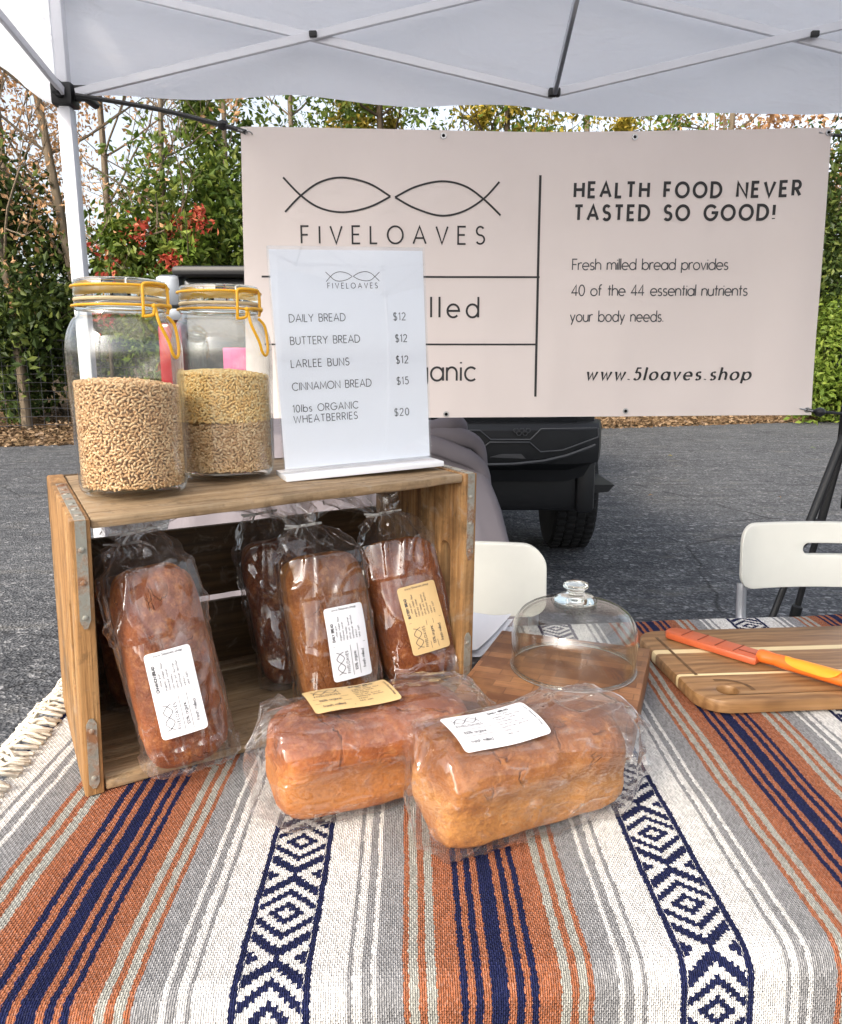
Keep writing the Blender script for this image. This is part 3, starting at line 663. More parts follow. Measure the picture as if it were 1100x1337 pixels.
# wire fence along the verge at the left
fen = thing('wire_fence', 'thin dark wire fence in front of the shrubs at the left edge', 'fence', (at(0, 12.3), 11.2, 0))
mb = MB(); fx0, fx1 = -9.5, -2.2
fp = lambda x, z: (x, verge_edge(x)+.75, z+.12)
for z in np.linspace(.1, 1.35, 11): mb.add(*tube([fp(x, z+.02*sin(x*3)) for x in np.linspace(fx0, fx1, 16)], .005 if z < 1.3 else .012, 4))
for x in np.arange(fx0, fx1, .16): mb.add(*tube([fp(x, .05), fp(x+.01, 1.35)], .004, 4))
mb.build('wire_mesh', M['rim'], fen, world=True)
for x in np.arange(fx0, fx1+.1, 2.4): MB().add(*tube([fp(x, -.2), fp(x, 1.45)], .03, 8)).build('post', M['bark_dark'], fen, world=True)

# ------------------------------------------------------------------ pickup truck behind the banner
def make_truck():
    Y0 = 3.82; XL, XR = -1.30, .935; cx = (XL+XR)/2
    t = thing('pickup_truck', 'black pickup truck parked behind the banner, rear bumper and tyre showing below it', 'truck', (cx, Y0+.7, 0))
    body = MB().add(*box((cx, Y0+1.05, .93), (XR-XL-.06, 1.86, .50), .05)).add(*box((cx, Y0+3.4, 1.0), (XR-XL-.08, 2.9, .62), .08)).add(*box((cx, Y0+5.4, .95), (XR-XL-.1, 1.2, .5), .12))
    cab = [(-.0, 1.18), (.15, 1.78), (.45, 1.86), (1.9, 1.84), (2.45, 1.3), (2.6, 1.18)]
    V, F = prism([(a, b) for a, b in cab], -(XR-XL-.22)/2, (XR-XL-.22)/2); V = np.stack([V[:, 2]+cx, V[:, 0]+Y0+2.0, V[:, 1]], 1); body.add(V, F)
    body.build('body', M['truck_paint'], t, world=True, angle=30)
    MB().add(*box((cx, Y0+2.06, 1.5), (XR-XL-.5, .03, .42), .01)).build('window', M['glass_dark'], t, world=True)
    tg = MB().add(*box((cx, Y0+.06, 1.22), (XR-XL-.30, .07, .74), .02)).build('tailgate', M['truck_paint'], t, world=True)
    MB().add(*box((cx, Y0+.04, 1.615), (XR-XL-.24, .20, .045), .018)).build('tailgate_cap', M['truck_plastic'], t, world=True)
    for sx in (-1, 1):
        x = cx+sx*((XR-XL)/2-.075)
        MB().add(*box((x, Y0+.09, 1.53), (.13, .16, .15), .03)).add(*box((x, Y0+.10, 1.418), (.122, .15, .06), .012)).build('corner_housing', M['truck_silver'], t, world=True)
        MB().add(*box((x, Y0+.075, 1.20), (.125, .14, .36), .025)).build('tail_light', M['tail_red'], t, world=True)
    # bumper: a shaped bar with raised trim outlines
    pr = [(0, .66), (-.02, .665), (-.075, .70), (-.09, .76), (-.085, .865), (-.06, .893), (.22, .893), (.22, .60), (.02, .60)]
    mb = MB(); secs = []
    for sx, k in ((XL, .30), (XL+.05, .08), (XL+.20, 0), (XR-.20, 0), (XR-.05, .08), (XR, .26)):
        up = .06*(1 if sx in (XL, XR) else 0)+(.03 if abs(k-.08) < .01 else 0)
        secs.append([(sx, Y0-.02+a+k, b+(up if b < .7 else 0)) for a, b in pr])
    P = np.array(secs); P = np.concatenate([P, P[:, :1]], 1); mb.add(*gridf(P)); mb.add(P[0, :-1], [tuple(range(len(pr)))]).add(P[-1, :-1], [tuple(range(len(pr)))[::-1]])
    bu = mb.build('bumper', M['truck_plastic'], t, world=True, angle=35)
    yb = Y0-.113
    def trim(pts, r=.0055):
        q = [ony(px, py, yb) for px, py in pts]; return tube(q, r, 6)
    mb = MB()
    for pts in ([(575, 562), (627, 562), (641, 574), (693, 574), (707, 560), (780, 559)], [(575, 586), (629, 586), (640, 577.5), (692, 577.5), (706, 590), (735, 588), (781, 571)], [(782, 559), (782, 571)]):
        mb.add(*trim(pts, .0045))
    mb.build('panel_groove', M['truck_trim'], bu, world=True)
    MB().add(*trim([(620, 607), (670, 606), (710, 602), (740, 595), (768, 585), (778, 581)], .008)).build('bumper_lip', M['truck_trim'], bu, world=True)
    mb = MB()
    for px, py in ((674, 562), (682, 562), (690, 562), (678, 566), (686, 566)):
        q = ony(px, py, yb); mb.add(*tube([(q[0]+.012*cos(a), q[1], q[2]+.010*sin(a)) for a in np.arange(6)*pi/3], .0028, 5, closed=True))
    mb.build('hexagon_mark', M['truck_trim'], bu, world=True)
    a, b, c, d = ony(640, 597, yb+.005), ony(668, 589, yb+.005), ony(678, 589.5, yb+.005), ony(687, 599, yb+.005)
    MB().add(np.array([a, b, c, d, a+[0, .02, 0], b+[0, .02, 0], c+[0, .02, 0], d+[0, .02, 0]]), [(0, 1, 2, 3), (7, 6, 5, 4), (0, 4, 5, 1), (1, 5, 6, 2), (2, 6, 7, 3), (3, 7, 4, 0)]).build('reflector', M['truck_trim'], bu, smooth=False, world=True)
    MB().add(*box((XR-.09, Y0+.55, .57), (.10, 1.0, .30), .03)).add(*box((cx, Y0+.25, .56), (XR-XL-.18, .34, .26), .03)).build('rear_valance', M['truck_plastic'], t, world=True)
    # side step running out past the tyre, and exhaust shield
    st = [ony(733, 643, 4.15), ony(773, 633, 4.15), ony(803, 633, 4.15), ony(795, 642, 4.15), ony(770, 645, 4.15)]
    st = np.array(st); mb = MB(); V = np.concatenate([st, st+[0, 1.3, 0]]); n = 5
    mb.add(V, [tuple(range(n)), tuple(range(2*n-1, n-1, -1))]+[(i, i+n, (i+1) % n+n, (i+1) % n) for i in range(n)]); mb.build('side_step', M['truck_plastic'], t, smooth=False, world=True)
    q = np.array([ony(664, 655, 4.1), ony(739, 651, 4.1), ony(722, 664, 4.1), ony(664, 664, 4.1)]); V = np.concatenate([q, q+[0, .5, .02]])
    MB().add(V, [(0, 1, 2, 3), (7, 6, 5, 4)]+[(i, i+4, (i+1) % 4+4, (i+1) % 4) for i in range(4)]).build('heat_shield', M['rim'], t, smooth=False, world=True)
    for x in (XR-.07, XL+.07):
        for yy in (4.95, 8.4):
            wh = bpy.data.objects.new('wheel', None); C.objects.link(wh); wh.parent = t; wh.location = Vector((x+(.085 if x > 0 else -.085), yy, .385))-t.location
            pr = [(.215, -.135), (.30, -.14), (.365, -.13), (.385, -.10), (.388, 0), (.385, .10), (.365, .13), (.30, .14), (.215, .135)]
            V, F = lathe(pr, 64, closed=False); V = np.stack([V[:, 2], V[:, 0], V[:, 1]], 1); ty = MB().add(V, F)
            for k in range(44):
                a = 2*pi*k/44
                for xo in (-.09, -.03, .03, .09):
                    aa = a+(.07 if xo in (-.03, .09) else 0); bb = box((0, 0, 0), (.05, .030, .022), .004, 1)
                    V = bb[0]; ty.add(np.stack([V[:, 0]+xo, (V[:, 2]+.388)*cos(aa)-V[:, 1]*sin(aa), (V[:, 2]+.388)*sin(aa)+V[:, 1]*cos(aa)], 1), bb[1])
            ty.build('tyre', M['rubber'], wh)
            V, F = lathe([(.02, -.05), (.10, -.06), (.12, -.10), (.21, -.12), (.212, .12), (.12, .10), (.10, .06), (.02, .05)], 40); MB().add(np.stack([V[:, 2], V[:, 0], V[:, 1]], 1), F).build('rim', M['rim'], wh)
    # pink card fixed to the tailgate, seen through the jar
    q = [ony(293, 459, Y0), ony(321, 481, Y0)]
    MB().add(*box(((q[0][0]+q[1][0])/2+.01, Y0+.012, (q[0][2]+q[1][2])/2-.01), (.14, .012, .14), .005)).build('pink_card', M['pink_card'], t, world=True)
make_truck()

# ------------------------------------------------------------------ draped table behind the banner
def make_draped():
    x0, x1, y0, y1, zt = -.74, .13, 2.62, 3.30, .955
    t = thing('draped_table', 'stack behind the banner draped in a mauve grey cloth to the ground', 'draped table', ((x0+x1)/2, (y0+y1)/2, 0))
    cx, cy = (x0+x1)/2, (y0+y1)/2; hx, hy = (x1-x0)/2, (y1-y0)/2; rows = []
    n = 200
    for j in range(34):
        row = []
        for k in range(n):
            a = 2*pi*k/n; ca, sa = cos(a), sin(a); m = max(abs(ca)/1, abs(sa)/1); ex, ey = ca/m, sa/m
            rr = 1-.5*max(0, min(abs(ex), abs(ey))-.86)
            if j < 10: s = j/10; X, Yy, Z = cx+ex*hx*s*rr, cy+ey*hy*s*rr, zt+.012*fbm((ex*s*3, ey*s*3, 2))-.02*(s > .95)
            else:
                d = (j-10)/23; f = .05+.26*d**.9; fold = .055*d*sin(a*13+2*sin(a*3))+.014*d**.5*sin(a*41+3*fbm((ca*3, sa*3, 1)))+.04*fbm((ca*4, sa*4, d*2))*(.3+d)
                X, Yy, Z = cx+ex*(hx*rr+f*.95+fold), cy+ey*(hy*rr+f*.7+fold), zt-.012-(zt-.02)*d
                if d < .12: X, Yy = cx+ex*(hx*rr+f*.95*d/.12*.6+fold), cy+ey*(hy*rr+f*.6*d/.12+fold)
            row.append((X, Yy, Z))
        row.append(row[0]); rows.append(row)
    MB().add(*gridf(rows)).build('cloth', M['cloth'], t, world=True, angle=180)
    # a bunched fold on the corner
    mb = MB()
    for k, (a, b) in enumerate((((.04, 2.60, .955), (.20, 2.62, .90)), ((-.02, 2.585, .93), (.21, 2.60, .83)), ((.08, 2.60, .985), (.14, 2.66, .95)))):
        a = np.array(a); b = np.array(b); P = smooth_path([a-[.12, 0, .02], a, (a+b)/2+[.01, -.02, .02], b, b+[.02, .03, -.16]], 6); mb.add(*tube(P, np.interp(np.linspace(0, 1, len(P)), [0, .3, .6, 1], [.01, .035, .03, .012]), 10))
    mb.build('cloth_fold', M['cloth'], t, world=True, angle=180)
make_draped()

# ------------------------------------------------------------------ tent
TX0, TX1, TY1 = -1.035, 1.80, 2.42; TY0 = TY1-2.83; TE, TV = 2.30, 1.935
def make_tent():
    t = thing('canopy_tent', 'white pop-up canopy tent over the stall with thin metal trusses', 'tent', ((TX0+TX1)/2, (TY0+TY1)/2, 0))
    cx, cy = (TX0+TX1)/2, (TY0+TY1)/2
    ov = .045; ax0, ax1, ay0, ay1 = TX0-ov, TX1+ov, TY0-ov, TY1+ov
    cor = [(ax0, ay1), (ax1, ay1), (ax1, ay0), (ax0, ay0)]; mb = MB(); roof = MB(); ph = 3.05
    for i in range(4):
        p, q = np.array(cor[i]), np.array(cor[(i+1) % 4]); tt = (q-p)/np.linalg.norm(q-p); nr = np.array([-tt[1], tt[0]]); rows = []
        for k in range(91):
            s = k/90; b = p+(q-p)*s; row = []
            for j in range(13):
                d = j/12; wv = (.014*sin(s*23+i)+.020*fbm((s*7+i*5, d*.8, 1)))*d+.006*fbm((s*20, d*3, 4+i))
                bot = TV+.018*sin(s*pi*2+.6)+.008*sin(s*31)+(.018*(1-s) if i == 0 else 0)
                if d > .92: wv += .004
                row.append((*(b+nr*(.012+wv)*min(1, 14*s*(1-s))), TE+(bot-TE)*d))
            rows.append(row)
        mb.add(*gridf(rows))
        rr = []
        for k in range(41):
            s = k/40; b = p+(q-p)*s; row = []
            for j in range(17):
                d = j/16; g = np.array([cx, cy]); xy = b+(g-b)*d; row.append((*xy, TE+(ph-TE)*d-.05*sin(pi*d)*(1-abs(2*s-1)*.3)+.006*fbm((xy[0]*3, xy[1]*3, 0))))
            rr.append(row)
        roof.add(*gridf(rr))
    mb.build('valance', M['canopy'], t, world=True, angle=180); roof.build('roof_panel', M['canopy'], t, world=True, angle=180)
    for i, (x, y) in enumerate(((TX0, TY1), (TX1, TY1), (TX1, TY0), (TX0, TY0))):
        lg = MB().add(*box((x, y, .97), (.040, .040, 1.90), .004)).build('leg', M['leg_metal'], t, world=True)
        MB().add(*box((x, y, 2.10), (.031, .031, .38), .003)).build('inner_leg', M['tent_metal'], lg, world=True)
        MB().add(*box((x, y, .008), (.11, .11, .014), .004)).build('foot', M['tent_metal'], lg, world=True)
        sx, sy = (1 if x < cx else -1), (1 if y < cy else -1)
        b = MB().add(*box((x, y, 1.955), (.062, .062, .062), .008)).add(*box((x+sx*.045, y, 1.962), (.055, .022, .042), .006)).add(*box((x, y+sy*.045, 1.962), (.022, .055, .042), .006))
        V, F = lathe([(.012, -.03), (.012, .03)], 12); b.add(np.stack([V[:, 0]+x+sx*.075, V[:, 2]+y, V[:, 1]+1.94], 1), F)
        b.build('slider_bracket', M['black_plastic'], lg, world=True)
        MB().add(*box((x, y, TE-.03), (.07, .07, .07), .01)).build('corner_cap', M['black_plastic'], lg, world=True)
    # scissor trusses along the four sides: two scissors a side
    zb, zt = 1.955, 2.255
    def side(p, q, inward):
        p = np.array(p); q = np.array(q); m = (p+q)/2; iw = np.array([*inward, 0])
        for a, b, s0, s1 in ((p, m, .03, 1), (m, q, 0, .97)):
            A = lambda s, z, o: np.array([*(a+(b-a)*s), z])+iw*o
            MB().add(*bar(A(s0, zb, .026), A(s1, zt, .026), .012, .024)).build('truss_bar', M['tent_metal'], t, world=True)
            MB().add(*bar(A(s0, zt, .012), A(s1, zb, .012), .012, .024)).build('truss_bar', M['tent_metal'], t, world=True)
            c = A(.515, (zb+zt)/2, .036); V, F = box(c, (.022, .014, .016), .003)
            MB().add(V, F).build('pivot_bolt', M['black_plastic'], t, world=True)
        c = np.array([*m, zb])+iw*.03; MB().add(*box(c, (.034, .022, .022), .004)).build('truss_joint', M['black_plastic'], t, world=True)
        c = np.array([*m, zt])+iw*.03; MB().add(*box(c, (.034, .022, .022), .004)).build('truss_joint', M['black_plastic'], t, world=True)
    side((TX0, TY1), (TX1, TY1), (0, -1)); side((TX1, TY1), (TX1, TY0), (-1, 0)); side((TX1, TY0), (TX0, TY0), (0, 1)); side((TX0, TY0), (TX0, TY1), (1, 0))
    hub = np.array([cx, cy, 2.52])
    for m in ((cx, TY1-.04), (cx, TY0+.04), (TX0+.04, cy), (TX1-.04, cy)):
        MB().add(*bar((*m, zb), hub, .012, .024)).build('roof_strut', M['tube_metal'], t, world=True)
        MB().add(*bar((*m, zt), hub+[0, 0, .28], .012, .024)).build('roof_strut', M['tent_metal'], t, world=True)
    MB().add(*tube([hub-[0, 0, .05], (cx, cy, ph-.03)], .018, 10)).build('peak_pole', M['tent_metal'], t, world=True)
make_tent()

# ------------------------------------------------------------------ banner
BY = 2.20
bc = dict(tl=ony(315, 166, BY), tr=ony(1083, 168.5, BY), bl=ony(323.5, 546, BY), br=ony(1058.5, 541.5, BY))
def ban_y(x, z):
    k = (x+.45)/1.5
    return BY+.012*sin(x*2.1+.5)+.010*fbm((x*1.3, z*1.1, 5))+.004*fbm((x*5, z*2.4, 8))-.014*math.exp(-((x-1.05)/.12)**2)
def make_banner():
    t = thing('banner', 'wide beige pink vinyl banner with fish logo and black lettering strung behind the table', 'banner', (.33, BY, 1.04))
    rows = []
    for i in range(141):
        u = i/140; row = []
        for j in range(71):
            v = j/70; p = bc['bl']*(1-u)*(1-v)+bc['br']*u*(1-v)+bc['tl']*(1-u)*v+bc['tr']*u*v
            z = p[2]-(.004*sin(pi*u)**2)*v+.0015*sin(u*pi*3)*v-.006*sin(pi*u)*(1-v)*.4
            row.append((p[0], ban_y(p[0], z), z))
        rows.append(row)
    sh = MB().add(*gridf(rows)).build('vinyl_sheet', M['vinyl'], t, world=True, angle=180)
    # hem around the edge
    for px, py in ((579.5, 176), (831, 177), (583, 541), (818.5, 537), (321, 172), (1079, 175), (1053, 535)):
        p = ony(px, py, BY); V, F = lathe([(.0045, -.002), (.0075, -.002), (.0085, .0), (.0075, .002), (.0045, .002)], 16, closed=True)
        V = np.stack([V[:, 0]+p[0], ban_y(p[0], p[2])-.001+V[:, 2], V[:, 1]+p[2]], 1); g = MB().add(V, F).build('eyelet', M['steel'], t, world=True)
        V, F = lathe([(0, 0), (.0045, 0)], 12); V = np.stack([V[:, 0]+p[0], ban_y(p[0], p[2])-.0016+V[:, 2]*0, V[:, 1]+p[2]], 1); MB().add(V, F).build('eyelet_hole', M['black_plastic'], g, smooth=False, world=True)
    f = lambda x, z: (x, ban_y(x, z)-.0012, z)
    def pxz(px, py): p = ony(px, py, BY); return p[0], p[2]
    def line(txt, a, b, by, capx, w, mat='ink', nm='lettering', **k):
        xa, z = pxz(a, by); xb, z2 = pxz(b, by); s = (xb-xa)/(b-a)
        lettering(nm, M[mat], t, f, [text2d(txt, xa, xb, z, capx*s, w*s, **k)], True)
    its = []
    for c in ([(370, 231.5), (393, 255), (418, 271), (448, 276.5), (482, 270), (510, 256)], [(372.5, 276.5), (393, 255), (418, 237), (448, 231), (482, 239), (510, 256)],
              [(653, 236), (632, 258.5), (605, 275), (575, 280.5), (542, 271), (516, 257)], [(654.5, 280), (632, 258.5), (607, 241.5), (577, 235.5), (543, 243), (516, 257)]):
        its.append(fish2d([pxz(*p) for p in c], .0052))
    lettering('fish_logo', M['ink'], t, f, its, True)
    for a, b, w in (((707, 227), (700, 518), .0066), ((342, 361), (706, 361), .0052), ((346, 449.5), (703, 449.5), .005)):
        A, B = pxz(*a), pxz(*b); P = [(A[0]+(B[0]-A[0])*i/30, A[1]+(B[1]-A[1])*i/30) for i in range(31)]
        lettering('rule_line', M['ink'], t, f, [stroke(P, w)], True)
    line('FIVELOAVES', 394, 633, 317.5, 21.5, 2.3)
    line('fresh milled', 398, 625, 414, 25, 2.7); line('100% organic', 420, 621, 497, 26, 2.7)
    line('HEALTH FOOD NEVER', 752, 1042, 256, 17.5, 3.7, xs=.9); line('TASTED SO GOOD!', 752, 1010, 286, 17.5, 3.7, xs=.9)
    line('Fresh milled bread provides', 749, 952, 351.5, 13.5, 1.45, 'ink_soft'); line('40 of the 44 essential nutrients', 748, 977, 385.5, 13.5, 1.45, 'ink_soft'); line('your body needs.', 746, 870, 419.5, 13.5, 1.45, 'ink_soft')
    line('www.5loaves.shop', 767, 980, 496, 15.2, 3.3, pen=(.38, 15), shear=.2, serif=True)
make_banner()
def cord(name, label, P, r=.005, knob=None):
    t = thing(name, label, 'cord', tuple(P[0])); P = smooth_path(P, 8)
    MB().add(*tube(P, r, 7)).build('elastic', M['black_plastic'], t, world=True)
    if knob is not None: 
        V, F = lathe([(.001, -.014), (.012, -.009), (.016, 0), (.012, .009), (.001, .014)], 14); MB().add(V+knob, F).build('ball', M['black_plastic'], t, world=True)
    q = P[-1]; MB().add(*tube(smooth_path([q+[-.02, -.004, .004], q, q+[.012, -.012, -.002], q+[.016, .006, -.004], q+[.006, .016, -.002]], 5), .0022, 6)).build('hook', M['steel'], t, world=True)
cord('bungee_cord', 'black bungee cord from the left tent bracket to the upper left banner corner', [np.array([TX0+.05, TY1-.04, 1.945]), ony(205, 142, 2.31), ony(290, 163, 2.23), ony(321, 172, BY-.01)], .0065, ony(291, 163, 2.23))
cord('bungee_cord', 'short black cord at the upper right banner corner', [np.array([TX1-.03, TY1-.06, 1.86]), ony(1130, 176, BY+.04), ony(1079, 175, BY-.01)], .004)
cord('bungee_cord', 'black cord with ball at the lower right banner corner', [ony(1130, 541, BY+.1), ony(1100, 540, BY+.04), ony(1068, 537, BY), ony(1053, 535, BY-.01)], .0045, ony(1071, 538, BY))

# ------------------------------------------------------------------ light stand and chairs
def make_stand():
    A = ony(1107, 557, 2.3); t = thing('light_stand', 'black telescopic tripod stand behind the right hand chair', 'tripod', (A[0], A[1], 0))
    feet = [onz(930, 1000, 0), onz(990, 980, 0)+np.array([.05, .35, 0]), A*[1, 1, 0]+np.array([.42, -.15, 0])]
    feet[1] = A+(ony(1040, 800, 2.36)-A)*(A[2]/(A[2]-ony(1040, 800, 2.36)[2]))
    feet[0] = A+(ony(1012, 800, 2.22)-A)*(A[2]/(A[2]-ony(1012, 800, 2.22)[2]))
    for F_ in feet:
        F_ = np.array(F_); F_[2] = .012; a, b, c = A+(F_-A)*.0, A+(F_-A)*.33, A+(F_-A)*.62
        lg = MB().add(*tube([a, b], .0125, 10)).add(*tube([b, c], .0100, 10)).add(*tube([c, F_], .0080, 10)).build('leg', M['black_plastic'], t, world=True)
        for q in (b, c): d = (F_-A)/np.linalg.norm(F_-A); MB().add(*tube([q-d*.04, q-d*.035, q+d*.02, q+d*.03], [.011, .017, .017, .010], 10)).build('clamp', M['black_plastic'], lg, world=True)
        MB().add(*lathe([(.001, -.012), (.016, -.008), (.014, .02), (.001, .024)], 10, c=tuple(F_))).build('foot', M['rubber'], lg, world=True)
    MB().add(*tube([A+[.02, 0, -.25], A+[.02, 0, .8]], .013, 10)).build('centre_column', M['black_plastic'], t, world=True)
    MB().add(*tube([A+[.012, 0, -.05], A+[.012, 0, .06]], .034, 14)).build('collar', M['black_plastic'], t, world=True)
make_stand()
def make_chair(label):
    t = thing('folding_chair', label, 'chair', group='white folding chairs behind the table'); w = .232
    # backrest: curved moulded panel with a hand slot
    outer = rrect(-w, 0, w, .165, .045, 8); hole = rrect(-.06, .083, .06, .112, .014, 6); V, F = prism(outer, -.011, .011, [hole], .004)
    # subdivide across for the curve
    bm = bmesh.new(); vs = [bm.verts.new(v) for v in V]
    for f in F:
        try: bm.faces.new([vs[i] for i in f])
        except ValueError: pass
    for xx in np.linspace(-.2, .2, 17): bmesh.ops.bisect_plane(bm, geom=bm.verts[:]+bm.edges[:]+bm.faces[:], plane_co=(xx, 0, 0), plane_no=(1, 0, 0))
    V, F = from_bm(bm); V = np.stack([V[:, 0], V[:, 2]+.03-.03*(V[:, 0]/w)**2*1.4-.018*np.clip((np.abs(V[:, 0])-.19)/.042, 0, 1)**2+.12*(V[:, 1]-.08), V[:, 1]+.632], 1)
    MB().add(V, F).build('backrest', M['white_plastic'], t, angle=35)
    V, F = prism(rrect(-.2, -.40, .2, -.03, .05, 8), .425, .45, (), .008); MB().add(V, F).build('seat', M['white_plastic'], t, angle=35)
    for s in (-1, 1):
        MB().add(*tube(smooth_path([(s*.212, .005, .64), (s*.212, -.03, .5), (s*.212, -.20, .26), (s*.212, -.42, .012)], 8), .0125, 10)).build('leg', M['tube_metal'], t)
        MB().add(*tube([(s*.185, -.32, .42), (s*.185, .10, .012)], .0115, 10)).build('leg', M['tube_metal'], t)
    MB().add(*tube([(-.212, -.36, .08), (.212, -.36, .08)], .009, 8)).build('stretcher', M['tube_metal'], t); MB().add(*tube([(-.185, .05, .08), (.185, .05, .08)], .009, 8)).build('stretcher', M['tube_metal'], t)
    return t
ch = make_chair('white folding chair behind the crate, mostly hidden with one upper corner showing')
ch.location = (.045, 1.66, 0); ch.rotation_euler = (0, 0, radians(2))
def dup(root, label):
    r = root.copy(); C.objects.link(r); r['label'] = label
    for c in list(root.children):
        k = c.copy(); C.objects.link(k); k.parent = r
    return r
ch2 = dup(ch, 'white folding chair with hand slot in its back, behind the cutting board'); ch2.location = (1.035, 1.875, 0); ch2.rotation_euler = (0, 0, radians(-3))

# ------------------------------------------------------------------ table and blanket
TSL = .105; near = lambda x: .512+TSL*x; far = lambda x: 1.262+TSL*x; TZ = .738
def make_table():
    t = thing('folding_table', 'long folding table hidden under the striped blanket', 'table', (.4, .95, 0)); ca = math.atan(TSL)
    rt = lambda V: np.stack([V[:, 0]*cos(ca)-V[:, 1]*sin(ca)+.44, V[:, 0]*sin(ca)+V[:, 1]*cos(ca)+.933, V[:, 2]], 1)
    V, F = prism(rrect(-.915, -.367, .915, .367, .03), .69, TZ-.006, (), .008); MB().add(rt(V), F).build('tabletop', M['white_plastic'], t, world=True)
    for sx in (-.7, .7):
        for sy in (-.28, .28): MB().add(rt(np.array(tube([(sx, sy, .69), (sx*1.05, sy, .01)], .014, 10)[0])), tube([(0, 0, 0), (0, 0, 1)], .014, 10)[1]).build('leg', M['tube_metal'], t, world=True)
make_table()
def blanket_pt(x, s, off=0.0):
    """s metres along the stripes from the near table edge; negative hangs down in front"""
    n, f = near(x), far(x); Lt = f-n; r = .022; lx = -.455-.105*(0)
    z = TZ+.005
    if s < 0:
        a = min(-s/r, pi/2)
        if -s < r*pi/2: y, zz = n+.0-r*sin(a), z-r+r*cos(a)
        else: d = -s-r*pi/2; y, zz = n-r-.12*d*0-.012*fbm((x*4, d*3, 0))*d*8*.3+.018*sin(x*17+d*3)*min(1, d*5), z-r-d
        y += 0
    elif s > Lt:
        q = s-Lt; a = min(q/r, pi/2)
        if q < r*pi/2: y, zz = f+r*sin(a), z-r+r*cos(a)
        else: d = q-r*pi/2; y, zz = f+r+.012*sin(x*19)*min(1, d*4), z-r-d
    else: y, zz = n+s, z
    zz += .0022*fbm((x*7, y*5, 1))+.0016*abs(sin(x*9+y*4+1.5*fbm((x*3, y*3, 9))))*(1 if 0 <= s <= Lt else .3)
    return x, y, zz
def make_blanket():
    t = thing('blanket', 'woven striped wool blanket in white, grey, rust and navy spread over the table', 'blanket', (.4, .9, TZ))
    xs = np.concatenate([np.linspace(0, 1, 300)]); ss = np.concatenate([np.linspace(-.34, -.04, 26)[:-1], np.linspace(-.04, .02, 16)[:-1], np.linspace(.02, .74, 130)[:-1], np.linspace(.74, .83, 14), np.linspace(.85, 1.05, 8)])
    P = []; A = []
    for s in ss:
        row = []; ra = []
        for k in xs:
            xl = -.458-.105*(min(max(s, 0), .8)-.24); x = xl+(1.36-xl)*k; p = list(blanket_pt(x, s)); row.append(p)
            u = x+.010*sin(s*6)*.35; u = u+max(0, -.30-x)*.22; ra.append((u, near(x)+s-TSL*x*.35, 0))
        P.append(row); A.append(ra)
    V, F = gridf(P); MB().add(V, F[:, ::-1], np.array(A).reshape(-1, 3)).build('cloth', M['blanket'], t, world=True, tc=True, angle=180)
    mb = MB()
    for s in np.arange(-.02, .86, .0125):
        s += R.normal()*.002; s2 = min(max(s, 0), .8); x = -.458-.105*(s2-.24); p = np.array(blanket_pt(x, s)); L = R.uniform(.062, .085); dy = R.normal()*.018-.012
        for st in range(3):
            j = R.normal(size=(4, 3))*.0025; ph = R.uniform(0, 6); Q = [p+[.014, 0, .003]]
            for k in range(1, 9):
                q = k/8; Q.append(p+np.array([-L*.72*q+.004*sin(ph+q*7), dy*q+.0035*cos(ph+q*9+st*3), .004+.006*sin(pi*min(1, q*1.6))-L*.75*max(0, q-.28)**1.35]))
            Q = np.array(Q)+R.normal(size=(9, 3))*.0016; mb.add(*tube(Q, np.linspace(.0021, .0014, 9), 5))
    mb.build('fringe', M['fringe'], t, world=True, angle=180)
make_blanket()
BZ = TZ+.0085          # top of the cloth

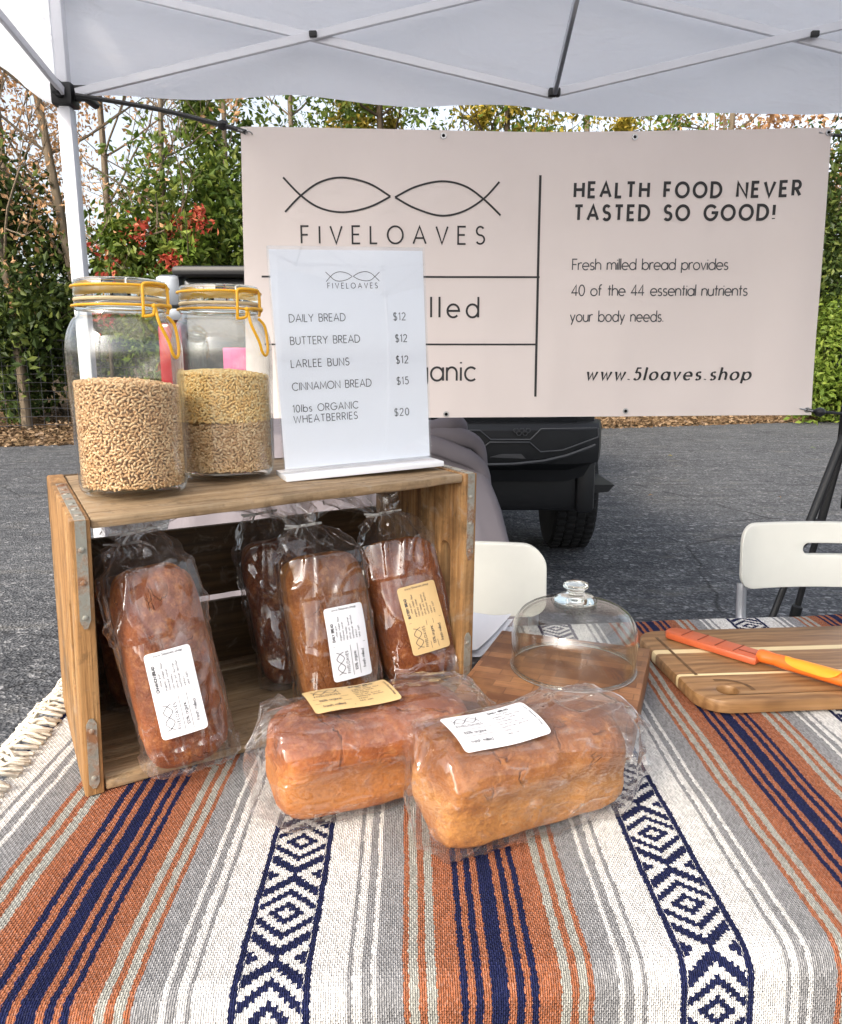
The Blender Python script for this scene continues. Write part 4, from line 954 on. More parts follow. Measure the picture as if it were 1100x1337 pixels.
# ------------------------------------------------------------------ crate
CW, CD, CHT = .50, .278, .302
cc = {(0, 0, 0): (-.359, .743, BZ-.001), (0, 0, 1): (-.350, .745, 1.046), (1, 0, 0): (.071, 1.004, BZ-.001), (1, 0, 1): (.0745, 1.005, 1.057),
      (0, 1, 0): (-.493, .982, BZ-.001), (0, 1, 1): (-.487, .985, 1.058), (1, 1, 0): (-.064, 1.243, BZ-.001), (1, 1, 1): (-.060, 1.245, 1.062)}
CO = {k: np.array(v) for k, v in cc.items()}
def cmap(V):
    V = np.asarray(V, float).reshape(-1, 3); a, b, c = V[:, :1]/CW, V[:, 1:2]/CD, V[:, 2:3]/CHT; o = 0
    for (i, j, k), p in CO.items(): o = o+(a if i else 1-a)*(b if j else 1-b)*(c if k else 1-c)*p
    return o
def make_crate():
    t = thing('wooden_crate', 'old wooden crate lying on its side with open front holding loaves', 'crate', tuple(cmap([(CW/2, CD/2, 0)])[0])); T = .0195; TB = .0105
    def put(name, parts, mat, par=t, angle=35):
        mb = MB()
        for V, F in parts: mb.add(cmap(V), F, V)
        return mb.build(name, mat, par, world=True, tc=True, angle=angle)
    def warp(V, amp=.0012): 
        V = np.array(V); return V+np.array([[amp*fbm((p[0]*14, p[1]*14, p[2]*14+k*9)) for k in range(3)] for p in V])
    def board(c, s, bev=.002):
        """plank cut into short lengths so its edges can wander"""
        bm = bmesh.new(); bmesh.ops.create_cube(bm, size=1); bmesh.ops.scale(bm, vec=s, verts=bm.verts); bmesh.ops.bevel(bm, geom=bm.edges[:], offset=bev, segments=2, profile=.5, affect='EDGES')
        ax = int(np.argmax(s)); no = [0, 0, 0]; no[ax] = 1
        for q in np.linspace(-s[ax]/2, s[ax]/2, 26)[1:-1]:
            co = [0, 0, 0]; co[ax] = q; bmesh.ops.bisect_plane(bm, geom=bm.verts[:]+bm.edges[:]+bm.faces[:], plane_co=co, plane_no=no)
        bmesh.ops.translate(bm, vec=c, verts=bm.verts); V, F = from_bm(bm); return warp(V), F
    for x0, x1 in ((0, T), (CW-T, CW)):
        slot = rrect(.034, .100, .062, .205, .0135, 6); V, F = prism([(0, 0), (CD-.008, 0), (CD-.008, CHT), (0, CHT)], x0, x1, [slot], .0018)
        V = np.stack([V[:, 2], V[:, 0], V[:, 1]], 1)
        pn = put('side_panel', [(V, F)], M['crate'])
    put('top_board', [board((CW/2, .118, CHT-TB/2-.001), (CW-2*T-.002, .228, TB)), board((CW/2, .2545, CHT-TB/2-.003), (CW-2*T-.002, .038, TB))], M['crate_top'])
    put('bottom_board', [board((CW/2, .118, TB/2+.001), (CW-2*T-.002, .232, TB)), board((CW/2, .255, TB/2+.002), (CW-2*T-.002, .036, TB))], M['crate_top'])
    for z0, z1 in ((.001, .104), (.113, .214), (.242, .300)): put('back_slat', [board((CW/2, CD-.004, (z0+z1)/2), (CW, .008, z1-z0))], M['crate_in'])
    # metal corner straps: over the top edge and down the front, and a low one at each corner
    for x in (.0098, CW-.0098):
        def strap(z0, z1, tail):
            sw = .0105; P = []
            if tail: P = [(x, yy, CHT+.0012) for yy in np.linspace(.20, .003, 12)]+[(x, -.0012, CHT-.002)]
            zz = list(np.linspace(z1, z0, 14)); P += [(x, -.0016, q) for q in zz]; L = []
            for i, p in enumerate(P):
                w = sw/2
                if p[1] < 0:
                    e = min(p[2]-z0, 99 if tail else z1-p[2]); w = sw/2*sqrt(max(.12, 1-max(0, (1-e/.006))**2)) if e < .006 else w
                L.append([(p[0]-w, p[1], p[2]), (p[0]+w, p[1], p[2])])
            L = np.array(L); th = np.zeros_like(L)
            for i, p in enumerate(P): th[i] = (0, 0, -.0012) if p[2] > CHT else (0, .0014, 0)
            mb = [gridf(L), gridf(L+th)]
            n = len(P); V = np.concatenate([L[:, 0], (L+th)[:, 0], L[:, 1], (L+th)[:, 1]]); F = [(i, i+1, n+i+1, n+i) for i in range(n-1)]+[(2*n+i, 3*n+i, 3*n+i+1, 2*n+i+1) for i in range(n-1)]
            mb.append((V, F))
            for q in ((z0+.012, z1-.03, z1-.065) if tail else (z0+.012, z1-.014)):
                Vn, Fn = lathe([(.0032, 0), (.0028, .001), (.001, .0017)], 10); mb.append((np.stack([Vn[:, 0]+x, -.0016-Vn[:, 2], Vn[:, 1]+q], 1), Fn))
            if tail:
                for yy in np.linspace(.02, .19, 7):
                    Vn, Fn = lathe([(.0034, 0), (.0026, .0009), (.001, .0013)], 10); mb.append((np.stack([Vn[:, 0]+x, Vn[:, 1]+yy, Vn[:, 2]+CHT+.0012], 1), Fn))
            return mb
        put('metal_strap', strap(.188, CHT, True), M['strap'], t, 30); put('metal_strap', strap(.008, .088, False), M['strap'], t, 30)
make_crate()

# ------------------------------------------------------------------ bread loaves
SEC = [(-.0415, 0), (-.0455, .028), (-.049, .052), (-.0545, .063), (-.0565, .076), (-.051, .091), (-.036, .102), (-.016, .1065)]
SEC = SEC+[(-y, z) for y, z in SEC[::-1]]
def section():
    P = SEC[:]
    for it in range(2):
        Q = []; n = len(P)
        for i in range(n):
            a, b = np.array(P[i]), np.array(P[(i+1) % n]); w = .25
            Q += [tuple(a*(1-w)+b*w), tuple(a*w+b*(1-w))]
        P = Q
    P = np.array(P); d = np.r_[0, np.cumsum(np.linalg.norm(np.diff(np.vstack([P, P[:1]]), axis=0), axis=1))]
    PP = np.vstack([P, P[:1]]); q = np.linspace(0, d[-1], 145)[:-1]; out = np.stack([np.interp(q, d, PP[:, 0]), np.interp(q, d, PP[:, 1])], 1)
    return np.roll(out, -int(np.argmin(out[:, 1]*100+np.abs(out[:, 0]))), 0)
SE = section(); NS = len(SE)
# arclength across the crust from its crest, positive towards +Y
top = sorted([p for p in SE.tolist() if p[1] > .03], key=lambda p: math.atan2(p[0], p[1]-.03)); top = np.array(top)
ta = np.r_[0, np.cumsum(np.linalg.norm(np.diff(top, axis=0), axis=1))]; ta = ta-np.interp(0, top[:, 0], ta)
def bread(label, X, Zh, P, L, mat, kind, title, seed, up=True, lab=None, neck='top', Hs=1.0, Ws=1.0, anchor=.85, lrot=0., bun=0):
    X = Vector(X).normalized(); Zv = Vector(Zh); Zv = (Zv-X*Zv.dot(X)).normalized(); Yv = Zv.cross(X)
    a = Vector((-L/2, 0, .105*Hs*anchor)) if up else Vector((0, 0, 0))
    rot = Matrix((X, Yv, Zv)).transposed(); loc = Vector(P)-rot@a
    t = thing('bagged_loaf', label, 'bread', mat=Matrix.Translation(loc)@rot.to_4x4(), group='bread loaves in clear bags'); NX = 74; rows = []; att = []
    rg = np.random.RandomState(seed)
    def e(x): q = min(1, abs(x)/(L/2)); return max(.02, (1-q**7))**(1/3.2)
    for i in range(NX+1):
        q = -1+2*i/NX; q = math.copysign(1-(1-abs(q))**1.7, q); x = q*L/2; k = e(x); row = []; ra = []
        for y, z in SE:
            hz = 1+.05*noise.noise((x*14+seed, 2, seed))*(z > .06); d = .0016*fbm((x*30+seed*3, y*30, z*30), 4)+.0022*noise.noise((x*9+seed, y*12, z*12))
            zz = z*Hs*hz; yy = y*Ws; kk = .35+.65*k if z < .06 else k
            r = np.array([yy, zz-.05*Hs]); r = r*(kk if True else 1)
            nrm = r/(np.linalg.norm(r)+1e-9); r = r+nrm*d
            row.append((x+.004*fbm((y*20+seed, z*20, seed))*(abs(q) > .9)*np.sign(q), r[0], max(0, r[1]+.05*Hs))); ra.append((min(1, z/.105)*(.62+.38*min(1, k*1.15)), 0, 0))
        rows.append(row+[row[0]]); att.append(ra+[ra[0]])
    mb = MB(); V, F = gridf(rows); mb.add(V, F[:, ::-1], np.array(att).reshape(-1, 3))
    for i, rv in ((0, False), (NX, True)): mb.add(np.array(rows[i][:-1]), [tuple(range(NS)) if rv else tuple(range(NS))[::-1]], np.array(att[i][:-1]))
    mb.build('loaf', mat, t, tc=True, angle=180)
    # bag: a loose skin round the loaf with long creases, a seal at one end and a gathered neck at the other
    lx0, ly0 = (lab if lab else (9, 9))
    def skin(x, y, z, k, mul=1.0, off=.0036):
        r = np.array([y*Ws, z*Hs-.05*Hs]); n_ = r/(np.linalg.norm(r)+1e-9); 
        box_ = max(abs(r[0])/.055, abs(r[1])/.05); r2 = r*(.72+.28/max(.6, box_))*1.0 if False else r
        c = noise.noise((x*2.6+seed*7, y*27+x*5, z*27)); c2 = noise.noise((x*8+y*17+seed, y*12-x*14, z*15+seed)); c3 = noise.noise((x*5-y*12+seed*3, y*9+x*9, z*12))
        w = .0052*max(0, 1-abs(c)*6)**1.3+.0045*max(0, 1-abs(c2)*7)**1.3+.0030*abs(c3)
        q = r2*k+n_*(off+w*mul); return q[0], max(-.0005, q[1]+.05*Hs)
    BR = []; RM = np.array(rot); LV = np.array(loc)
    if neck == 'top':
        xs = list(np.linspace(-L/2-.016, -L/2, 5))+list(np.linspace(-L/2, L/2, 96)[1:])+[L/2+q for q in (.006, .014, .022, .030, .036, .041, .046, .052, .060, .070, .082)]
    else:
        xs = [-L/2-q*(.75 if seed == 16 else .5) for q in (.034, .027, .020, .013, .006)]+list(np.linspace(-L/2, L/2, 96))+[L/2+q for q in (.006, .013, .021, .030, .040, .050)]
    yb, zb_ = rg.uniform(-.012, .012), rg.uniform(-.006, .01)
    for x in xs:
        row = []
        for j, (y, z) in enumerate(SE):
            ang = 2*pi*j/NS
            if abs(x) <= L/2:
                k = .93+.07*e(x); m = 1.0
                if lab and abs(x-lx0) < .062 and z > .05: m = .35
                yy, zz = skin(x, y, z, max(k, .9), m)
            elif x < 0:
                d = (-x-L/2)
                if neck == 'top': s = 1-.10*d/.016; fl = 1-.55*d/.016; yy, zz = skin(x, y, z, .9); yy *= s; zz = .05*Hs+(zz-.05*Hs)*fl
                else:
                    s = d/(.0255 if seed == 16 else .017); yy, zz = skin(x, y, z, .9); yy = yy*(1-.97*s**.8)+.012*s*sin(zz*60+seed); zz = zz*(1-.28*s)+.004*s
            else:
                d = x-L/2
                if neck == 'top':
                    tpr = np.interp(d, [0, .012, .030, .041, .046, .060, .082], [.94, .85, .58, .25, .25, .58, .82]); ruff = 1+np.interp(d, [0, .02, .05, .082], [0, .10, .30, .55])*sin(ang*9+seed+d*30)
                    jg = 1+np.interp(d, [0, .02, .04, .082], [.0, .35, .75, 1.0])*noise.noise((cos(ang)*3.2+seed, sin(ang)*3.2, d*55)); yy, zz = skin(x, y, z, tpr*ruff*.97*jg, .4, .0015); cy = .03*Hs*np.interp(d, [0, .04, .082], [0, .5, 1])
                    fl = np.interp(d, [0, .046, .082], [1, .9, .38]); zz = .05*Hs+(zz-.05*Hs)*fl+cy*rg_dir[0]; yy += rg_dir[1]*np.interp(d, [0, .04, .082], [0, .006, .03])
                else:
                    s = d/.05; yy, zz = skin(x, y, z, .9); yy = yy*(1-.92*min(1, s*1.1))+.010*s*sin(zz*70+seed*2)-.006*s; zz = (zz-.045)*(1-.32*s+.08*sin(s*5))+.045-.016*s
            row.append((x+.0035*noise.noise((y*40, z*40, seed+x*10))*(abs(x) > L/2), yy, zz))
        if neck == 'top':                                   # the film folds against the crate's boards and walls
            W_ = (np.array(row) @ RM.T)+LV
            q0 = W_[:, :2]-np.array([-.355, .744]); ua = q0 @ CU[:2]; va = q0 @ CV[:2]
            un = np.clip(ua, .0225, .4775); vn = np.minimum(va, .262); zt_ = 1.0335+.008*ua
            W_[:, :2] += (un-ua)[:, None]*CU[:2]+(vn-va)[:, None]*CV[:2]
            ov = np.maximum(W_[:, 2]-(zt_-.014), 0); W_[:, 2] = np.where(ov > 0, zt_-.014+.013*np.tanh(ov/.013), W_[:, 2]); W_[:, 2] = np.maximum(W_[:, 2], .7605)
            row = [tuple(p) for p in (W_-LV) @ RM]
        BR.append(row+[row[0]])
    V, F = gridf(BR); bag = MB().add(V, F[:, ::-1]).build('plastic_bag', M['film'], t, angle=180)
    if neck == 'top':
        i = xs.index(L/2+.041); ring = np.array(BR[i][:-1]); c = ring.mean(0); cir = [c+np.array([0, (q[1]-c[1])*1.15, (q[2]-c[2])*1.15]) for q in ring[::4]]
        tm = MB().add(*tube(cir, .0016, 6, closed=True)); q = c+np.array([0, .009, .006])
        tm.add(*bar(q, q+np.array([.003, .022, .010]), .0026, .001, .0002)).add(*bar(q, q+np.array([-.010, .010, .012]), .0026, .001, .0002)); tm.build('twist_tie', M['twist'], t)
    if lab:
        hw, hh = .052, .0285; cr, sr = cos(radians(lrot)), sin(radians(lrot))
        def mapf(off):
            def f(u, v):
                u *= .90; v *= .92
                x = lx0+u*cr-v*sr; s = ly0+(u*sr+v*cr); y = np.interp(s, ta, top[:, 0]); z = np.interp(s, ta, top[:, 1]); y2 = np.interp(s+.004, ta, top[:, 0]); z2 = np.interp(s+.004, ta, top[:, 1])
                y1 = np.interp(s-.004, ta, top[:, 0]); z1 = np.interp(s-.004, ta, top[:, 1])
                tx, tz = y2-y1, z2-z1; l = sqrt(tx*tx+tz*tz)+1e-9; ny, nz = -tz/l, tx/l; k = .97+.03*e(x)
                return (x, y*Ws*k+ny*(.0082+off), .05*Hs+(z*Hs-.05*Hs)*k+nz*(.0082+off)+.0012*sin(u*60+seed))
            return f
        nu, nv = 34, 20; f0, rc = mapf(0), .0045; G = []
        for iu in range(nu+1):
            row = []
            for iv in range(nv+1):
                u, v = -hw+2*hw*iu/nu, -hh+2*hh*iv/nv
                du, dv = abs(u)-(hw-rc), abs(v)-(hh-rc)
                if du > 0 and dv > 0:
                    l = sqrt(du*du+dv*dv)
                    if l > rc: u = math.copysign(hw-rc+du*rc/l, u); v = math.copysign(hh-rc+dv*rc/l, v)
                row.append(f0(u, v))
            G.append(row)
        V, F = gridf(G); lb = MB().add(V, F).build('label', M['kraft' if kind == 'kraft' else 'sticker'], t, angle=180); lb['label'] = ('tan' if kind == 'kraft' else 'white')+' printed label'
        its = [stroke(c, .0006) for c in []]
        for c in two_fish(-.043, .010, -.012, .0205): its.append(fish2d(c, .0008))
        its.append(text2d('FIVELOAVES', -.043, -.012, .0035, .0038, .00065))
        its.append(stroke([(-.047, -.001), (-.004, -.001)], .0005)); its.append(text2d('100% organic', -.041, -.014, -.0085, .0040, .00056)); its.append(stroke([(-.047, -.0115), (-.004, -.0115)], .0005)); its.append(text2d('fresh milled', -.040, -.014, -.0205, .0040, .00056))
        its.append(stroke([(-.0035, .024), (-.0035, -.024)], .0005))
        its.append(text2d(title, .004, .004+.0023*len(title), .0195, .0032, .0009)); its.append(text2d('whole grain', .010, .026, .0150, .0022, .00035))
        for k, ln in enumerate(('organic wheat flour', 'filtered water', 'raw honey', 'olive oil, butter', 'sunflower lecithin', 'yeast', 'sea salt')):
            yy = .0100-.0047*k; its.append(text2d('·'+ln, .003, .007+.00165*len(ln), yy, .0026, .00042))
        V2, F2 = text2d('www.5loaves.shop', -.018, .018, 0, .0028, .0005); V2 = np.stack([.0465-V2[:, 1]*-1, -V2[:, 0]], 1); its.append((V2, F2))
        lettering('lettering', M['ink_soft'], lb, mapf(.0004), its)
    return t
CU, CV = np.array([.854, .522, 0]), np.array([-.49, .87, 0])
cn = (.5, -.86, .0)
rg_dir = (-.2, -.3)
bread('tall cinnamon loaf with white label leaning in the left side of the crate', (-.050, .035, .205), (.42, -.9, .0), (-.249, .775, .764), .226, M['crust_red'], 'white', 'CINNAMON BREAD', 11, lab=(-.024, 0.002), Hs=.88, Ws=.86, lrot=-1)
rg_dir = (-.2, -1.0)
bread('dark loaf without visible label tucked behind the cinnamon loaf at the left crate wall', (-.035, .04, .21), cn, (-.352, .930, .765), .17, M['crust_dark'], None, '', 12, Hs=.8, Ws=.85)
rg_dir = (-.6, 1.0)
bread('golden brown loaf with white label standing in the middle of the crate', (-.034, .045, .20), cn, (-.094, .925, .768), .196, M['crust_tan'], 'white', 'DAILY BREAD', 13, lab=(-.018, -.004), Hs=.92, Ws=.97)
bread('dark loaf standing behind the golden middle loaf, only its edge showing', (-.040, .03, .21), cn, (-.160, 1.000, .765), .20, M['crust_dark'], None, '', 14, Hs=.82, Ws=.95)
rg_dir = (-.3, .8)
bread('brown loaf with tan label standing against the right crate wall', (-.046, .055, .205), (.36, -.92, 0), (.012, .990, .768), .203, M['crust_red'], 'kraft', 'BUTTERY BREAD', 15, lab=(-.012, -.004), Hs=.92, lrot=2)
bread('brown loaf with tan label lying in front of the crate', (.91, .414, 0), (0, 0, 1), (-.054, .757, BZ+.001), .216, M['crust_red'], 'kraft', 'BUTTERY BREAD', 16, up=False, lab=(-.020, .002), neck='side', Hs=.98, lrot=0)
bread('golden loaf with white label lying nearest the front edge of the table', (.905, .424, 0), (0, 0, 1), (.101, .712, BZ+.001), .214, M['crust_tan'], 'white', 'DAILY BREAD', 17, up=False, lab=(-.040, -.014), neck='side', Hs=1.0, lrot=0)

# ------------------------------------------------------------------ jars of wheat
def kernels(n_side, n_top, r, z0, z1, tilt=0, base=False, wavef=None):
    """kernels lying against the glass and on the heap's top, as raw arrays"""
    ks = 7; rings = [(0, -1), (.66, -.74), (1, 0), (.66, .74), (0, 1)]; bv = [(0, 0, -1)]
    for rr, h in rings[1:-1]: bv += [(rr*cos(2*pi*k/ks), rr*sin(2*pi*k/ks), h) for k in range(ks)]
    bv.append((0, 0, 1)); bv = np.array(bv)*np.array([.00148, .00138, .00275]); bf = []
    for k in range(ks): bf.append((0, 1+(k+1) % ks, 1+k, 1+k)) 
    tri = [(0, 1+(k+1) % ks, 1+k) for k in range(ks)]; qd = []
    for a in range(2):
        for k in range(ks): qd.append((1+a*ks+k, 1+a*ks+(k+1) % ks, 1+(a+1)*ks+(k+1) % ks, 1+(a+1)*ks+k))
    tri += [(len(bv)-1, 1+2*ks+k, 1+2*ks+(k+1) % ks) for k in range(ks)]
    def dart(md, tries, hgt):
        cs = md; nx = max(1, int(2*pi*r/cs)); cell = {}; out = []
        for aa, hh in zip(R.uniform(0, 2*pi, tries), R.uniform(0, 1, tries)):
            gx, gy = aa*r, hh*hgt; ix, iy = int(gx/cs), int(gy/cs); ok = True
            for i in (-1, 0, 1):
                for j in (-1, 0, 1):
                    for qx, qy in cell.get(((ix+i) % nx, iy+j), ()):
                        dx = abs(qx-gx); dx = min(dx, 2*pi*r-dx)
                        if dx*dx+(qy-gy)**2 < md*md: ok = False; break
                    if not ok: break
                if not ok: break
            if ok: cell.setdefault((ix % nx, iy), []).append((gx, gy)); out.append((aa, hh))
        return np.array(out)
    o1 = dart(.0031, 42000, z1-z0); o2 = dart(.0034, 15000, z1-z0); sa = np.r_[o1[:, 0], o2[:, 0]]; sz = np.r_[o1[:, 1], o2[:, 1]]; n_side = len(sa)
    a = sa; rr = np.r_[r-.0013-R.uniform(0, .0007, len(o1)), np.full(len(o2), r-.0033)]
    n = n_side+n_top; pos = np.zeros((n, 3)); ax = R.normal(size=(n, 3))
    zt = z1+tilt*np.sin(sa+.6); zz = z0+.001+(zt-z0)*sz; pos[:n_side] = np.stack([rr*np.cos(a), rr*np.sin(a), zz], 1)
    tang = np.stack([-np.sin(a), np.cos(a), 0*a], 1); up = np.array([0, 0, 1.]); ph = R.uniform(0, pi, n_side); ax[:n_side] = tang*np.cos(ph)[:, None]*1.2+up*np.sin(ph)[:, None]+R.normal(size=(n_side, 3))*.12
    q = R.uniform(0, 2*pi, n_top); rt = (r-.002)*np.sqrt(R.uniform(0, 1, n_top)); pos[n_side:] = np.stack([rt*np.cos(q), rt*np.sin(q), z1+tilt*np.sin(q+.6)*rt/r+.006*(1-(rt/r)**2)+R.uniform(-.002, .0016, n_top)], 1); ax[n_side:, 2] *= .3
    ax /= np.linalg.norm(ax, axis=1)[:, None]; b = R.normal(size=(n, 3)); b = np.cross(ax, b); b /= np.linalg.norm(b, axis=1)[:, None]; c = np.cross(ax, b); s = R.uniform(.85, 1.12, n)[:, None, None]
    V = pos[:, None]+s*(bv[None, :, :1]*b[:, None]+bv[None, :, 1:2]*c[:, None]+bv[None, :, 2:]*ax[:, None]); m = len(bv); off = (np.arange(n)*m)[:, None, None]
    return V.reshape(-1, 3), (np.array(tri)[None]+off).reshape(-1, 3), (np.array(qd)[None]+off).reshape(-1, 4)
def heap(name, label, loc, r, z0, z1, mat, core, ns, nt, tilt):
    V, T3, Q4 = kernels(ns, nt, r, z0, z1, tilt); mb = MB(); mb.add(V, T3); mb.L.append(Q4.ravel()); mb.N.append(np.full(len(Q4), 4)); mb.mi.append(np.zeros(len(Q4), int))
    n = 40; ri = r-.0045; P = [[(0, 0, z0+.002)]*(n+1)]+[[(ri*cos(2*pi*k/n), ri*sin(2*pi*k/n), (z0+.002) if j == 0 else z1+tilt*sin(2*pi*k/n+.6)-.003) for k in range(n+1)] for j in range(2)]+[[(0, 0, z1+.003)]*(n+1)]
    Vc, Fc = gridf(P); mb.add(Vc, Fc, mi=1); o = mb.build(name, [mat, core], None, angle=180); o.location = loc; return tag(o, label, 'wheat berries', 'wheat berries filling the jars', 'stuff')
def make_jar(label, loc, cl):
    t = thing('glass_jar', label, 'jar', loc, 'clip top glass jars on the crate'); K = .905      # girth
    lat = lambda p, *a, **k: lathe([(q[0]*K, q[1]) for q in p], *a, **k)
    prof = [(.0005, .004), (.050, .003), (.0585, .0), (.0635, .004), (.0660, .012), (.0668, .03), (.0682, .10), (.0692, .150), (.0688, .165), (.0655, .180), (.0585, .1935), (.0535, .1985), (.0520, .203)]
    body = MB().add(*lat(smooth_path([(a, b, 0) for a, b in prof], 4)[:, :2].tolist(), 72, cap=False)); body.build('body', M['jar_glass'], t, angle=180)
    inner = [(.0005, .0085), (.055, .0080), (.0615, .011), (.0640, .02), (.0650, .10), (.0662, .150), (.0655, .166), (.0625, .180), (.0555, .193), (.0505, .199), (.0495, .212)]
    MB().add(*lat(smooth_path([(a, b, 0) for a, b in inner], 3)[:, :2].tolist(), 72, cap=False)).build('inner_wall', M['jar_glass'], t, angle=180)
    MB().add(*lat([(.0495, .2035), (.0535, .2040), (.0552, .2065), (.0552, .2105), (.0535, .2130), (.0495, .2135)], 72, closed=True)).build('neck_ring', M['knob_glass'], t, angle=60)
    MB().add(*lat([(.0470, .2138), (.0545, .2138), (.0552, .2155), (.0545, .2170), (.0470, .2170)], 64, closed=True)).build('gasket', M['gasket'], t)
    lid = MB().add(*lat([(.0005, .2215), (.040, .2210), (.0478, .2172), (.0538, .2174), (.0548, .2200), (.0540, .2260), (.0542, .2330), (.0525, .2362), (.0490, .2372), (.0440, .2350), (.0005, .2352)], 72)); lid.build('lid', M['knob_glass'], t, angle=50)
    Cc = lambda a, r, z: np.array([r*K*sin(a), -r*K*cos(a), z]); mb = MB(); rw = .00155
    for r, z in ((.0562, .2290), (.0566, .2085)): mb.add(*tube([Cc(a, r, z) for a in np.linspace(0, 2*pi, 73)[:-1]], rw, 7, closed=True))
    mb.build('wire_ring', M['wire_yellow'], t, angle=180)
    d = .34; mb = MB()
    def wire(P, r=.0018): mb.add(*tube(smooth_path(P, 6), r, 8))
    wire([Cc(cl-d, .0575, .196), Cc(cl-d*1.02, .0600, .203), Cc(cl-d, .0602, .222), Cc(cl-d*.95, .0598, .2295), Cc(cl-d*.5, .0596, .2315), Cc(cl+d*.5, .0596, .2315), Cc(cl+d*.9, .0598, .2300), Cc(cl+d, .0602, .222), Cc(cl+d, .0600, .207), Cc(cl+d*.95, .0590, .200)])
    wire([Cc(cl-d*.98, .0592, .1965), Cc(cl-d*.55, .0640, .1985), Cc(cl-d*.5, .0660, .2050), Cc(cl-d*.2, .0650, .2085), Cc(cl+d*.75, .0630, .2085), Cc(cl+d*1.1, .0610, .2065)])
    wire([Cc(cl-d*.42, .0648, .2060), Cc(cl-d*.36, .0690, .190), Cc(cl+d*.05, .0722, .170), Cc(cl+d*.25, .0728, .1575), Cc(cl+d*.5, .0730, .1530), Cc(cl+d*.75, .0728, .1575), Cc(cl+d*.85, .0715, .172), Cc(cl+d*.8, .0690, .188), Cc(cl+d*.55, .0655, .1955), Cc(cl+d*.45, .0640, .1965)])
    V, F = lathe([(.0005, -.0028), (.0024, -.002), (.003, 0), (.0024, .002), (.0005, .0028)], 10); mb.add(V+Cc(cl+d, .0615, .2085), F).add(V+Cc(cl-d*.5, .0655, .2075), F)
    mb.build('wire_clasp', M['wire_yellow'], t, angle=180); return t
J1, J2 = (-.335, .885, 1.0535), (-.2530, .995, 1.0565)
make_jar('clip top glass jar full of tan wheat, nearest the left end of the crate', J1, radians(64)); make_jar('clip top glass jar of layered wheat beside the menu sign', J2, radians(56))
heap('wheat_berries', 'tan wheat berries filling the left jar to over half', J1, .0572, .0095, .122, M['wheat_tan'], M['grain_core_tan'], 6800, 1900, -.004)
heap('wheat_berries', 'brown wheat berries in the lower half of the right jar', J2, .0570, .0095, .070, M['wheat_brown'], M['grain_core_tan'], 3900, 900, .004)
heap('wheat_berries', 'golden wheat berries in the upper layer of the right jar', J2, .0574, .071, .128, M['wheat_gold'], M['grain_core_gold'], 3700, 1700, -.003)

